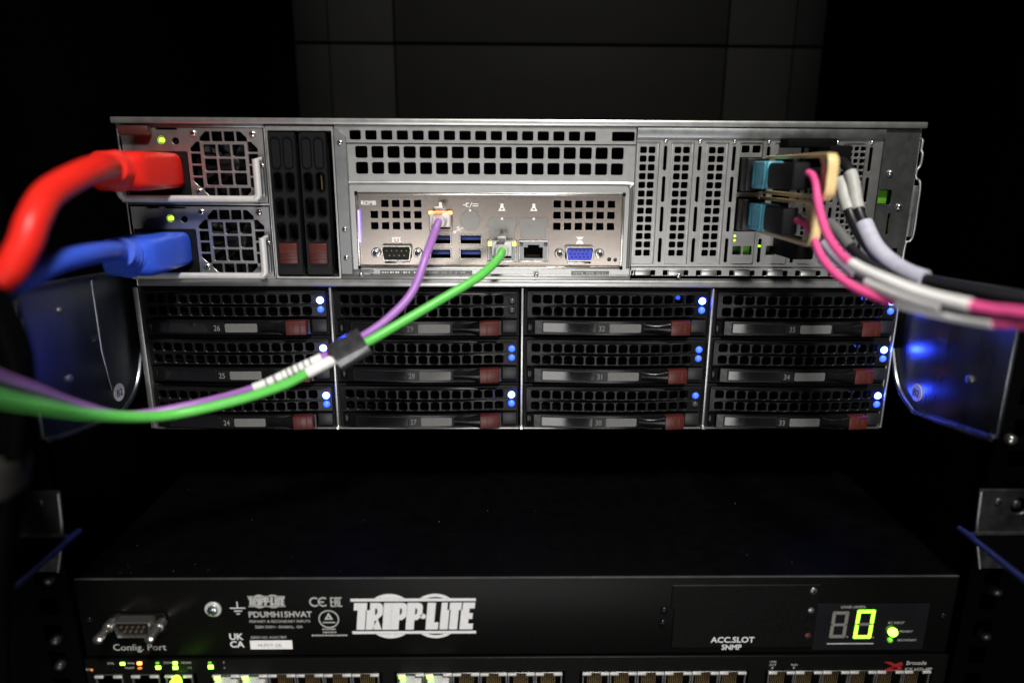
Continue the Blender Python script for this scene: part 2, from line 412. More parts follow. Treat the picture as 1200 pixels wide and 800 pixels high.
sp(MB().box(62.2, 198, -1.5, -.2, -8.6, -3.4), 'slot_bar', 'dark_steel', .3)
# right end
M['end_steel_shaded'] = mat('end_steel_shaded', (.13, .135, .135), .42, .92, .05, 200, .03, 700, rvar=.04)  # light fall-off at the right end put into a darker steel colour
sp(MB().mesh(sheet([rrb(198.3, 217.8, -85.5, -3.4), rr(202.7, -39.6, 7.4, 8, .8), rr(206.6, -54.4, 1.3, 12, .5), circ(205, -69.5, 1.7), rr(212.5, -69.5, 3, 3, .4)], 0, 1.0, .15)), 'end_panel', 'end_steel_shaded', 0)
for x, z in ((203.8, -26.7), (211.3, -44.9)): screw(srv, x, z, -.1, 1.9, 'bright', 1.4)
sp(MB().box(199.5, 208.2, 6, 7, -62, -34), 'status_board', 'pcb', 0)
sp(MB().box(199.4, 206.4, 4.6, 5.8, -43.4, -36), 'status_light', 'led_green_faint', .3)
sp(MB().box(205.6, 207.6, 3, 5.8, -58, -51), 'status_light', 'led_green_dim', .3)
b = MB()
hp = [(217.6, -8), (219.4, -9), (219.4, -14), (220.4, -16), (220.2, -22), (218.6, -25), (218.8, -29), (221.6, -32), (222, -46), (222, -60), (220.4, -64), (218.2, -66), (218, -84)]
b.tube(catmull([(x, .2, z) for x, z in hp], 4), .75, 8); sp(b, 'side_handle', 'zinc', 0)
sp(MB().box(218.4, 221.4, .3, 1.4, -61.5, -33.2), 'handle_web', 'dark_steel', .2)

# port plate
io = sp(MB().mesh(sheet([rrb(-91.9, 56.9, -79.6, -38.5, .5)]
     + [rr(-82.4+6.07*k, z, 4.0, 3.8, .25, 1) for k in range(5) for z in (-44.4, -50.5, -56.7) if not (k == 0 and z == -44.4)]
     + [rr(19.8+6.07*k, z, 4.0, 3.8, .25, 1) for k in range(6) for z in (-44.3, -50.4, -56.6)]
     + [rrb(-78.6, -62.2, -76.0, -67.4, 2.2), rrb(24.9, 41, -75.8, -67.6, 2.0), rrb(-51.9, -39, -59.4, -48.2, .3)]
     + [rrb(x0, x1, z0, z1, .3) for x0, x1 in ((-51.8, -39.6), (-35.1, -22.4)) for z0, z1 in ((-67.0, -61.3), (-75.2, -69.3))]
     + [rrb(-19.2, -2.8, -75.7, -64.1, .3), rrb(-1.6, 15.1, -75.7, -64.1, .3), circ(50.1, -75.1, 1.1, 12), circ(53.6, -75.4, 1.0, 12)], 2.0, .8, .1)), 'port_plate', 'nickel', 0)
k = MB()                                 # turned rim of the plate
k.box(-92.2, 57.2, -.4, 2.2, -39.6, -38.2); k.box(-92.2, 57.2, -.6, 2.2, -80.3, -79.0)
k.box(-92.2, -91.2, -.3, 2.2, -78.9, -39.7); k.box(56.2, 57.2, -.3, 2.2, -78.9, -39.7)
k.build('plate_rim', 'bright', io, .3)
for x, z in ((-91.6, -38.8), (-91.6, -79.8), (56.7, -38.8), (56.7, -79.8)):
    MB().box(x-.8, x+.8, -.7, -.65+.4, z-.9, z+.9).build('corner_notch', 'void', io)

def dsub(cx, cz, w, h, insert, rows, pin, dy=1.9):
    g = .78
    def shell(sw, sh): return [(cx-sw/2*.88, cz-sh/2), (cx+sw/2*.88, cz-sh/2), (cx+sw/2, cz+sh/2*.6), (cx+sw/2*.94, cz+sh/2), (cx-sw/2*.94, cz+sh/2), (cx-sw/2, cz+sh/2*.6)]
    p = sp(MB().mesh(sheet([shell(w, h), shell(w-1.7, h-1.7)], dy-3.6, 4, .25)), 'serial_port' if insert == 'black' else 'video_port', 'bright', 0)
    MB().prism(shell(w-1.8, h-1.8), dy-1.2 if insert == 'black' else dy-2.4, dy+1).build('insert', insert, p)
    q = MB()
    for n, z, off in rows:
        for i in range(n):
            x = cx + (i-(n-1)/2)*pin + off
            if insert == 'black': q.lathe(x, cz+z, [(.42, dy-1.2), (.42, dy-2.6), (.2, dy-2.9)], 8)
            else: q.lathe(x, cz+z, [(.52, dy-2.3), (.52, dy-2.46)], 10)
    q.build('pin', 'brass' if insert == 'black' else 'ink', p)
    for s in (-1, 1):
        x = cx + s*(w/2+3.3); e = MB()
        e.lathe(x, cz, [(2.7, dy-.1), (2.7, dy-1.1), (2.2, dy-1.5)], 6 if False else 14)
        e.lathe(x, cz, [(1.7, dy-1.4), (1.7, dy-3.4), (1.2, dy-3.7)], 14)
        s2 = e.build('jack_screw', 'bright', p)
        MB().lathe(x, cz, [(.95, dy-3.72), (.95, dy-3.8)], 10).build('thread_hole', 'brass', s2) if False else None
        MB().lathe(x, cz, [(1.0, dy-3.70), (1.0, dy-3.78)], 12).build('bore', 'ink', p)
    MB().box(cx-w/2+1.5, cx+w/2-1.5, dy-1.0, dy-.1, cz-h/2-1.6, cz-h/2-.2).build('tongue', 'nickel', p, .15)
    return p
dsub(-70.4, -71.7, 17, 8.8, 'black', ((5, 1.3, 0), (4, -1.3, 0)), 2.76)
dsub(32.9, -71.7, 16.2, 8.4, 'vga_blue', ((5, 1.9, .2), (5, 0, -.5), (5, -1.9, .2)), 2.25)

for x0, x1 in ((-51.8, -39.6), (-35.1, -22.4)):
    for z0, z1 in ((-67.0, -61.3), (-75.2, -69.3)):
        u = sp(MB().mesh(sheet([rrb(x0+.1, x1-.1, z0+.1, z1-.1, .2), rrb(x0+.6, x1-.6, z0+.55, z1-.55, .1)], 1.4, 8, .1)), 'usb_port', 'bright', 0)
        MB().box(x0+1.0, x1-1.0, 2.6, 9, z0+2.5, z1-.9).build('tongue', 'usb_blue', u, .15)
        MB().box(x0+.6, x1-.6, 9.1, 9.6, z0+.5, z1-.5).build('back', 'void', u)

def jack(x0, x1, z0, z1, lights, name='network_port', up=True, leds=True):
    cx = (x0+x1)/2
    p = sp(MB().mesh(sheet([rrb(x0+.15, x1-.15, z0+.15, z1-.15, .2), rrb(cx-5.6, cx+5.6, z0+.9, z1-2.9, .2)], 1.5, 1.0, .1)), name, 'bright', 0)
    MB().mesh(sheet([rrb(x0+.6, x1-.6, z0+.5, z1-1.2, .2), [(cx-5.3, z0+1.2), (cx+5.3, z0+1.2), (cx+5.3, z1-4.3), (cx+3.2, z1-4.3), (cx+3.2, z1-2.9), (cx-3.2, z1-2.9), (cx-3.2, z1-4.3), (cx-5.3, z1-4.3)]], 1.2, 11, .1)).build('housing', 'dark_steel', p)
    MB().box(cx-5.2, cx+5.2, 7, 12, z0+1.3, z1-3).build('inside', 'void', p)
    MB().box(x0+1, x1-1, 12.3, 12.8, z0+1, z1-1).build('back', 'void', p)
    q = MB()
    for i in range(8): q.box(cx-3.6+i*1.02-.16, cx-3.6+i*1.02+.16, 4, 12, z0+2.2, z0+2.6)
    q.build('contact', 'gold', p)
    for s in (-1, 1):
        MB().box(cx+s*6.9-1.05, cx+s*6.9+1.05, 1.0, 3, z1-3.6, z1-1.3).build('indicator', lights, p, .15)
    MB().box(x0-.2, x1+.2, .9, 2.0, z0-.9, z0).build('lower_lip', 'bright', p, .2)
    return p
jack(-19.2, -2.8, -75.7, -64.1, 'led_yellow')
jack(-1.6, 15.1, -75.7, -64.1, 'led_off')
p = sp(MB().mesh(sheet([rrb(-51.8, -39.1, -59.3, -48.3, .2), rrb(-50.5, -40.4, -58.4, -50.6, .2)], 1.5, 10, .1)), 'network_port', 'nickel', 0)
MB().box(-51, -40, 11.7, 12.2, -59, -49).build('back', 'void', p)
MB().box(-49.2, -41.6, .9, 1.4, -50.4, -48.6).build('indicator', 'led_orange', p, .15)  # extra wide light added for the orange glow on the latch tab
for x in (-50.7, -40.2): MB().box(x-1.2, x+1.2, .8, 2, -50.2, -48.4).build('indicator', 'led_orange', p, .15)

# knock-outs of the plate: raised thin blanks
k1 = MB().mesh(sheet([circ(-28.9, -53.5, 5.7, 36)], 1.75, .5, .1)).build('knockout', 'knock', io)
MB().lathe(-28.9, -48.0, [(.6, 1.9), (.6, 1.4)], 10).build('knockout_joint', 'white', io)
for x0, x1 in ((-19.1, -3.0), (-1.4, 14.9)):
    c = (x0+x1)/2
    MB().mesh(sheet([[(x0+1, -63.4), (x1-1, -63.4), (x1-1, -57.8), (x1, -57.4), (x1, -52.1), (x0, -52.1), (x0, -57.4), (x0+1, -57.8)]], 1.75, .5, .1)).build('knockout', 'knock', io)
    MB().lathe(c, -52.5, [(.7, 1.9), (.7, 1.35)], 10).build('knockout_joint', 'white', io)
MB().box(-91.1, -90.6, .1, 1.8, -66, -48).build('added_blue_smear', 'smear_glow', io, .1)  # glowing strip added in place of the blue reflection on the plate
# printed and stamped signs on the plate
def plate_print(mb, par=io, m='white'): return mb.build('printed_sign', m, par, smooth=0)
yp = 1.93
plate_print(MB().mesh(text_mesh('ROMB', 3.3, -89.6, -45.2, yp, bold=.05, sx=.92)))
def network_icon(cx, cz):
    k = MB()
    k.mesh(sheet([[(cx-2.1, cz-2.0), (cx+2.1, cz-2.0), (cx+.8, cz+.4), (cx+.8, cz+2.0), (cx-.8, cz+2.0), (cx-.8, cz+.4)],
                  rr(cx, cz-.9, 1.3, .9)], yp-.03, .08, .01))
    plate_print(k)
network_icon(-45.4, -45.6); network_icon(-11.1, -46.2); network_icon(6.7, -46.2)
k = MB(); cx, cz = -28.7, -45.0
k.box(cx-4.2, cx-2.6, yp-.05, yp, cz-.2, cz+.2); k.mesh(sheet([[(cx-2.6, cz-1.1), (cx-.9, cz-1.1), (cx-.9, cz-.7), (cx-2.1, cz-.6), (cx-2.1, cz+.6), (cx-.9, cz+.7), (cx-.9, cz+1.1), (cx-2.6, cz+1.1)]], yp-.05, .08, .01))
k.prism([(cx-.6, cz-1.5), (cx-.2, cz-1.5), (cx+1.1, cz+1.5), (cx+.7, cz+1.5)], yp-.05, yp)
k.box(cx+1.2, cx+4.4, yp-.05, yp, cz+.35, cz+.75); k.box(cx+1.2, cx+4.4, yp-.05, yp, cz-.75, cz-.35); plate_print(k)
k = MB(); cx, cz = -35.3, -58.7                                        # trident sign
k.prism([(cx-2.6, cz-1.2), (cx-2.2, cz-1.5), (cx+2.4, cz+1.0), (cx+2.1, cz+1.4)], yp-.05, yp)
k.lathe(cx-2.4, cz-1.3, [(.8, yp), (.8, yp-.06)], 10); k.prism([(cx-.9, cz-.4), (cx-.5, cz-.6), (cx-.2, cz+.9), (cx-.6, cz+.9)], yp-.06, yp)
k.box(cx-1.1, cx+.3, yp-.06, yp, cz+.8, cz+1.7); k.prism([(cx+.2, cz+.1), (cx+.6, cz-.1), (cx+1.1, cz-1.2), (cx+.7, cz-1.3)], yp-.06, yp)
k.prism([(cx+1.6, cz+1.6), (cx+2.8, cz+.4), (cx+3.2, cz+1.9)], yp-.06, yp); plate_print(k)
k = MB(); cx, cz = -70.6, -64.3
k.box(cx-2.6, cx+2.6, yp-.05, yp, cz+.6, cz+1.3)
for d in (-1.8, 0, 1.8): k.box(cx+d-.35, cx+d+.35, yp-.05, yp, cz-1.0, cz+.6)
k.box(cx-2.6, cx-1.2, yp-.05, yp, cz-1.4, cz-1.0); k.box(cx+1.2, cx+2.6, yp-.05, yp, cz-1.4, cz-1.0); plate_print(k)
k = MB(); cx, cz = 33.0, -64.4
k.prism([(cx-2.2, cz+2), (cx-1.0, cz+.45), (cx+1.0, cz+.45), (cx+2.2, cz+2)][::-1], yp-.05, yp)
k.prism([(cx-2.3, cz-2), (cx+2.3, cz-2), (cx+1.2, cz-.1), (cx-1.2, cz-.1)], yp-.05, yp); plate_print(k)
for x in (50.1, 53.6): MB().lathe(x, -75.2, [(.85, 2.4), (.7, 1.7), (.3, 1.5)], 12).build('pin_hole_light', 'led_off', io)

# slim-bay frame
sp(MB().mesh(sheet([rrb(-138.6, -101.9, -86.2, -3.6, .5), rrb(-137.2, -103.2, -85, -6.2, .3)], -1.0, 30, .2)), 'slim_bay_frame', 'zinc', 0)
sp(MB().box(-137, -103.4, 28, 29, -85, -6), 'slim_bay_back', 'void', 0)
sp(MB().box(-139.4, -138.9, -.8, 5, -86, -3.4), 'bay_wall', 'zinc', .1)
sp(MB().box(-216.6, -139.6, 30, 31, -86.2, -3.2), 'supply_bay_back', 'void', 0)
sp(MB().box(-216.6, -139.6, -.5, 30, -45.6, -44.6), 'supply_shelf', 'dark_steel', .15)
sp(MB().box(-216.6, -139.6, -.5, 30, -86.4, -85.2), 'supply_shelf', 'dark_steel', .15)
sp(MB().box(-217.5, -139.6, -.4, 3, -4.6, -3.1), 'supply_header', 'dark_steel', .1)

# slim drive trays
def slim_tray(cx, label):
    t = root('slim_drive_tray', (cx, 0, -84), label, 'drive tray', 'slim drive trays beside the power supplies')
    cols = (-3.3, 3.3); holes = []
    for dx in cols:
        for z0, z1 in ((-37.9, -27.9), (-51.6, -41.4), (-64.6, -55)): holes.append(rrb(cx+dx-2.3, cx+dx+2.3, z0, z1, 2.0, 4))
    MB().mesh(sheet([rrb(cx-7.3, cx+7.3, -84, -7, 1.2)] + holes, -2.2, 3.4, .5)).build('bezel', 'black', t)
    for dx in cols:
        MB().mesh(sheet([rrb(cx+dx-2.8, cx+dx+2.8, -26.2, -9.2, 2.4, 4), rrb(cx+dx-2.1, cx+dx+2.1, -25.4, -10.0, 2.0, 4)], -2.9, .8, .15)).build('rib', 'black_gloss', t)
        for z0, z1 in ((-37.9, -27.9), (-51.6, -41.4), (-64.6, -55)):
            MB().mesh(sheet([rrb(cx+dx-2.8, cx+dx+2.8, z0-.5, z1+.5, 2.4, 4), rrb(cx+dx-2.2, cx+dx+2.2, z0+.1, z1-.1, 2.0, 4)], -2.7, .6, .12)).build('rib', 'black_gloss', t)
    MB().box(cx-6.6, cx+6.6, 6, 8, -80, -8).build('tray_back', 'void', t)
    MB().box(cx-7.6, cx+7.6, -1.6, 1, -83.9, -79).build('tray_foot', 'black', t, .4)
    q = MB().box(cx-5.0, cx+5.0, -4.4, -2, -77.6, -66.0)
    r_ = q.build('release_button', 'maroon', t, .7)
    q = MB()
    for z in (-71.6, -73.2, -74.8): q.box(cx-4.8, cx+4.8, -4.8, -4.3, z-.35, z+.35)
    q.build('ridge', 'maroon', r_, .2)
    return t
slim_tray(-129.9, 'narrow upright black drive tray with maroon button, next to the power supplies')
t_ = slim_tray(-113.4, 'narrow upright black drive tray with maroon button and a copper glint in its slot')
MB().box(-110.2, -109.6, -1, 3, -37, -28.6).build('copper_spring', 'gold', t_, .1)

# ================================================================== POWER SUPPLIES
def power_supply(z, label):
    t = root('power_supply', (-178, 0, z-40), label, 'power supply', 'power supplies at the left end of the server')
    X0, X1 = -216.2, -140.2
    ccx, ccz = -161.7, z-19.1
    oc = [(-179.9, z-34.9), (-174.2, z-36.2-.2), (-149.2, z-36.4), (-143.6, z-34.9), (-143.4, z-3), (-149.2, z-1.7), (-174.2, z-1.7), (-180, z-3)]
    holes = []
    for i in (-1, 0, 1):
        for j in (-1, 0, 1): holes.append(rr(ccx+7.75*i, ccz+7.5*j, 6.5, 6.3, .5, 2))
    edge = []
    for q in (-1.5, -.5, .5, 1.5):
        edge += [rrb(ccx+6.6*q-2.75, ccx+6.6*q+2.75, z-6.8, z-1.7), rrb(ccx+6.6*q-2.75, ccx+6.6*q+2.75, z-36.4, z-31.4)]
        edge += [rrb(-179.8, -174.6, ccz+6.3*q-2.6, ccz+6.3*q+2.6), rrb(-148.8, -143.6, ccz+6.3*q-2.6, ccz+6.3*q+2.6)]
    for e in edge:
        for sx in (-1, 1):
            for sz in (-1, 1):
                n = Vector((sx, sz)).normalized()
                e = clip_poly(e, ccx+sx*13.9, ccz+sz*12.9, n.x, n.y)
                if len(e) < 3: break
            if len(e) < 3: break
        if len(e) >= 3:
            e2 = [p for i, p in enumerate(e) if (Vector(p)-Vector(e[i-1])).length > .25]
            if len(e2) > 2: holes.append(e2)
    holes.append(rrb(-216.9+1.2, -181.6, z-36.8, z-12.2, .8))
    holes += [circ(-194.8, z-6.3, 1.9, 16), circ(-187.3, z-6.8, 1.9, 16), rrb(-207, -200.5, z-.9, z-.2), rrb(-197, -186, z-.9, z-.2)]
    MB().mesh(sheet([rrb(X0, X1, z-39.2, z+.1, .4)] + holes, 0, 1.0, .15)).build('faceplate', 'zinc', t)
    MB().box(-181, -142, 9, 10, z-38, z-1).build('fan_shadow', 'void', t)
    hub = MB(); hub.lathe(ccx, ccz, [(6, 9), (6, 5), (5, 4.4)], 20).build('fan_hub', 'black', t)
    for a in range(7):
        th = a*2*math.pi/7; c, s = math.cos(th), math.sin(th)
        k = MB(); k._new([(ccx+6*c, 4.8, ccz+6*s), (ccx+16*c-2*s, 5, ccz+16*s+2*c), (ccx+16*c+5*s, 8.5, ccz+16*s-5*c), (ccx+6*c+3*s, 8.5, ccz+6*s-3*c)], [(0, 1, 2, 3)]); k.build('fan_blade', 'black', t)
    # mains socket
    MB().mesh(sheet([rrb(-215.6, -181.7, z-36.7, z-12.3, .7), rrb(-214.2, -185, z-34.8, z-14.5, 3)], -.4, 3, .3)).build('mains_socket', 'black', t)
    MB().box(-215, -182, 2.8, 3.6, z-36, z-13).build('socket_back', 'void', t)
    MB().lathe(-194.8, z-6.3, [(1.8, 1.8), (1.8, .9), (1.65, .8), (1.65, 1.6)], 18).build('light_ring', 'black', t)
    MB().lathe(-194.8, z-6.3, [(1.2, 1.5), (1.2, -.1), (.8, -.55), (.3, -.7)], 16).build('status_light', 'led_green', t)
    MB().lathe(-187.3, z-6.8, [(1.9, 1.7), (1.9, 1.5)], 16).build('dark_light', 'void', t)
    for x, zz in ((-177.4, z-2.8), (-145.8, z-3.0), (-177.3, z-33.2)): screw(t, x, zz, -.1, 1.85, 'bright', .9)
    # wire-form handle: flat aluminium strip bent round the lower edge
    path = [(-141.9, -16), (-141.9, -32.5), (-142.2, -35.3), (-143.6, -36.6), (-146, -37.0), (-180, -37.0), (-211, -37.0), (-213.6, -36.4), (-215.2, -34.8), (-216.0, -31), (-216.2, -26)]
    P = catmull([(x, -9.5, z+zz) for x, zz in path], 5)
    rings = []
    for i, p in enumerate(P):
        a = P[max(0, i-1)]; c = P[min(len(P)-1, i+1)]; tt = (c-a).normalized(); nn = Vector((tt.z, 0, -tt.x))
        w = 1.9; h = 1.3
        rings.append([tuple(p+nn*w*math.cos(q)*(1 if abs(math.cos(q)) < .8 else 1)+Vector((0, h*math.sin(q), 0))) for q in [2*math.pi*m_/12 for m_ in range(12)]])
    MB().loft(rings).build('handle', 'handle_paint', t)
    MB().tube([(-141.9, -9.5, z-17), (-141.9, -4, z-16.4), (-141.9, 1, z-16.4)], 1.3, 10).build('handle_foot', 'handle_paint', t)
    MB().tube([(-216.1, -9.5, z-26), (-216.1, -4, z-25.6), (-215.6, 1, z-25.6)], 1.3, 10).build('handle_foot', 'handle_paint', t)
    # release latch beside the grille
    MB().box(-143.2, -140.6, -3, .2, z-36, z-14.5).build('latch_plate', 'dark_steel', t, .4)
    screw(t, -141.2+.4, z-19.5, -3.0, 1.2, 'bright', .6)
    return t
M['handle_paint'] = mat('satin_aluminium', (.66, .65, .63), .42, .35, .05, 400)
ps1 = power_supply(-5.0, 'upper power supply with green light and round-cornered handle, red cable plugged in')
ps2 = power_supply(-46.6, 'lower power supply with green light and round-cornered handle, blue cable plugged in')
MB().box(-215, -199, -5.5, -.4, -9.0, -4.2).build('release_tab', 'maroon_dark', ps1, .8)

# mains cables: moulded plug, ribbed strain relief, thick cord
def power_cable(z, m, cord, rad, label):
    t = root('power_cable', (-199, -3, z), label, 'power cable', 'thick mains cables of the power supplies')
    def ring(y, cx, cz, w, h, r): return [(x, y, zz) for x, zz in rr(cx, cz, w, h, r, 4)]
    b = MB().loft([ring(2, -199, z, 26, 18, 3), ring(-6, -199, z, 27, 18.6, 3), ring(-38, -198.6, z, 27.4, 19, 4), ring(-43, -198.4, z, 25, 18, 5), ring(-46, -198, z, 19, 16, 6)])
    plug = b.build('plug', m, t)
    MB().mesh(sheet([rrb(-208, -190, z-6, z+6, 1.5), rrb(-207, -191, z-5, z+5, 1)], -46.4, .8, .2)).build('raised_frame', m, plug)
    P = catmull([(-197.6, -42, z)] + cord, 10)
    n1 = 15
    rel = catmull([(-197.6, -42, z)] + cord, 60)[:90]
    MB().tube(rel, lambda q: 9.3-2.9*q + (.75 if (q*6) % 1 < .58 else -.75), 22).build('strain_relief', m, t)
    MB().tube(P[n1-4:], rad, 20).build('cord', m, t)
    return t
power_cable(-27.3, 'red', [(-193, -55, -26.5), (-178.2, -88, -25.0), (-175.1, -110, -27.9), (-175.6, -130, -34.3), (-174.2, -143, -42.5), (-175.8, -149, -52.5), (-182, -153, -62), (-198, -157, -70)], 5.2,
            'thick red power cable plugged into the upper power supply')
power_cable(-69.5, 'blue', [(-195, -55, -66), (-190, -66, -63.2), (-185.6, -78, -61.6), (-182, -100, -60.2), (-181.4, -122, -60.3), (-182, -136, -62.7), (-185, -148, -66), (-200, -157, -69)], 4.4,
            'thick blue power cable plugged into the lower power supply')

# ================================================================== DRIVE TRAYS
PX, PZ, U0, W0 = 109.75, 28.55, -219.0, -91.5
bulge = lambda u: -4.2*(1-((u-54)/54)**2)
def led_mesh(m):
    o = MB().lathe(0, 0, [(1.95, .6), (1.95, -.5), (1.5, -1.2), (.7, -1.6)], 28).build('activity_light', m, None)
    me = o.data; bpy.data.objects.remove(o); return me
LED = {k: led_mesh(m) for k, m in (('on', 'led_blue'), ('mid', 'led_blue_mid'), ('dim', 'led_blue_dim'), ('off', 'led_off'))}
def make_tray():
    t = root('drive_tray', (U0, 0, W0), '', 'drive tray', 'black drive trays in the lower half of the server')
    ox, oz = U0, W0
    cuts = [ox+u for u in range(6, 108, 6)]
    bd = lambda x, z: bulge(x-ox)
    fr = MB().mesh(sheet([rrb(ox+1.3, ox+108.3, oz-28.2, oz-.5, .5), rrb(ox+5.6, ox+98.4, oz-16.4, oz-2.8, .5)], 1.0, 8, .3)).build('carrier', 'black_soft', t)
    holes = [rr(ox+8.4+6.3*i, oz+w, 4.9, 4.9, 1.2, 2) for i in range(15) for w in (-6.1, -13.2)]
    holes += [circ(ox+104, oz-7.1, 2.0, 16), circ(ox+104, oz-12.5, 2.0, 16)]
    MB().mesh(sheet([rrb(ox+3.0, ox+107.4, oz-17.2, oz-1.7, .8)] + holes, -.6, 1.6, .25)).bend(bd).build('bezel', 'black', t)
    MB().box(ox+7, ox+98, 14, 58, oz-26, oz-3).build('drive_body', 'void', t)
    for x, w in ((24, -4.6), (42, -4.2), (62, -4.0), (66, -4.6), (81, -4.4)):
        MB().lathe(ox+x, oz+w, [(1.5, 9.5), (1.5, 5.2), (.8, 4.6)], 10).build('spring_tab', 'bright' if x in (42, 66, 81) else 'dark_steel', t)
    lv = MB().box(ox+7.4, ox+98, -1.6, 1.2, oz-26.6, oz-18.1).cut(cuts).bend(bd).build('latch_lever', 'black_gloss', t, .3, 1)
    MB().mesh(sheet([rrb(ox+11.6, ox+43.0, oz-25.7, oz-19.0, .6), rrb(ox+12.4, ox+42.2, oz-25.0, oz-19.7, .4)], -2.1, .6, .12)).cut(cuts).bend(bd).build('window_frame', 'black', lv)
    MB().box(ox+12.4, ox+42.2, -1.75, -1.5, oz-25.1, oz-19.6).cut(cuts).bend(bd).build('label_window', 'window', lv)
    MB().mesh(sheet([rrb(ox+50.4, ox+68.6, oz-24.9, oz-19.9, .8)], -1.95, .4, .08)).cut(cuts).bend(bd).build('label', 'grey_label', lv)
    MB().box(ox+43.2, ox+50.0, -1.9, -1.5, oz-25.3, oz-19.3).cut(cuts).bend(bd).build('number_plate', 'black', lv, .1, 1)
    # waisted glossy grip that runs into the release button
    rings = []
    for u in [70 + i*1.7 for i in range(10)]:
        q = (u-70)/15.3; h = 3.9 - 1.5*math.sin(math.pi*min(1, q*.9+.12)); c = oz-22.2-.3*q
        y = -2.4 - 2.4*q
        rings.append([(ox+u, y+1.6*(1-math.cos(a))+bulge(u), c+h*math.sin(a)) for a in [R(d) for d in range(-90, 91, 15)]] + [(ox+u, 1+bulge(u), c+h), (ox+u, 1+bulge(u), c-h)])
    MB().loft(rings).build('grip', 'black_gloss', lv)
    rb = MB().box(ox+85.3, ox+96.8, -5.6, 0, oz-26.2, oz-18.0).cut([ox+91]).bend(bd).build('release_button', 'maroon', t, .6)
    k = MB()
    for u in (89.8, 93.4): k.box(ox+u-.35, ox+u+.35, -6.0+bulge(u), -5.3+bulge(u), oz-25.6, oz-18.6)
    k.build('ridge', 'maroon', rb, .15)
    MB().box(ox+98.6, ox+107, -1.2, 1.2, oz-25.6, oz-18.4).build('end_block', 'slate', t, .4)
    MB().box(ox+3.4, ox+6.6, -1.0, 1.2, oz-26, oz-18.6).build('hinge_block', 'black_gloss', t, .4)
    return t
tray0 = make_tray()
states = {24: 'on mid', 25: 'on mid', 26: 'on dim', 27: 'on mid', 28: 'mid2 dim', 29: 'off off', 30: 'dim off', 31: 'mid dim', 32: 'on mid', 33: 'on mid', 34: 'on mid', 35: 'on mid'}
near = {26: 'upper left corner of the drive bays, under the blue plug', 25: 'left column, middle row, behind the cable labels', 24: 'left column, bottom row, above the green cable',
        29: 'second column, top row, both lights dark', 28: 'second column, middle row, beside the dark cable sleeve', 27: 'second column, bottom row, both lights lit',
        32: 'third column, top row, brightly lit', 31: 'third column, middle row, softly lit', 30: 'third column, bottom row, only its upper light faint blue',
        35: 'right column, top row, half behind the pink cables', 34: 'right column, middle row', 33: 'right column, bottom row'}
for c in range(4):
    for r_ in range(3):
        num = 24 + 3*c + (2-r_)
        sh = (PX*c, 0, -PZ*r_)
        lab = 'black drive tray numbered %d, %s' % (num, near[num])
        if c == 0 and r_ == 0: t = tray0; t['label'] = lab
        else: t = dup(tray0, sh, lab, skip=('number', 'activity_light'))
        t.location.y += random.uniform(-.5, .4)*S; t.location.z += random.uniform(-.18, .18)*S; t.rotation_euler = (0, R(random.uniform(-.1, .1)), R(random.uniform(-.25, .25)))
        lv = [x for x in t.children if x.name.startswith('latch_lever')][0]
        ox, oz = U0+PX*c, W0-PZ*r_
        MB().mesh(text_mesh(str(num), 4.6, ox+44.0, oz-24.0, -1.93+bulge(46.5), sx=.82)).build('number', 'grey_print', lv, org=(ox, 0, oz), smooth=0)
        a, b_ = states[num].split()
        if num in (32, 33, 34, 35): MB().lathe(ox+91.5, W0-PZ*r_-6.3, [(1.3, 7), (1.3, 5), (.6, 4.4)], 10).build('added_blue_glow', 'led_blue_dim', t, org=(ox, 0, oz))  # glowing dot added for the blue light patches behind the holes
        for s_, w in ((a, -7.1), (b_, -12.5)):
            o = bpy.data.objects.new('activity_light', LED['mid' if s_ == 'mid2' else s_]); COL.objects.link(o)
            o.parent = t; o.location = Vector((104, -.9, w))*S; ORG[o.name] = Vector((ox, 0, oz))

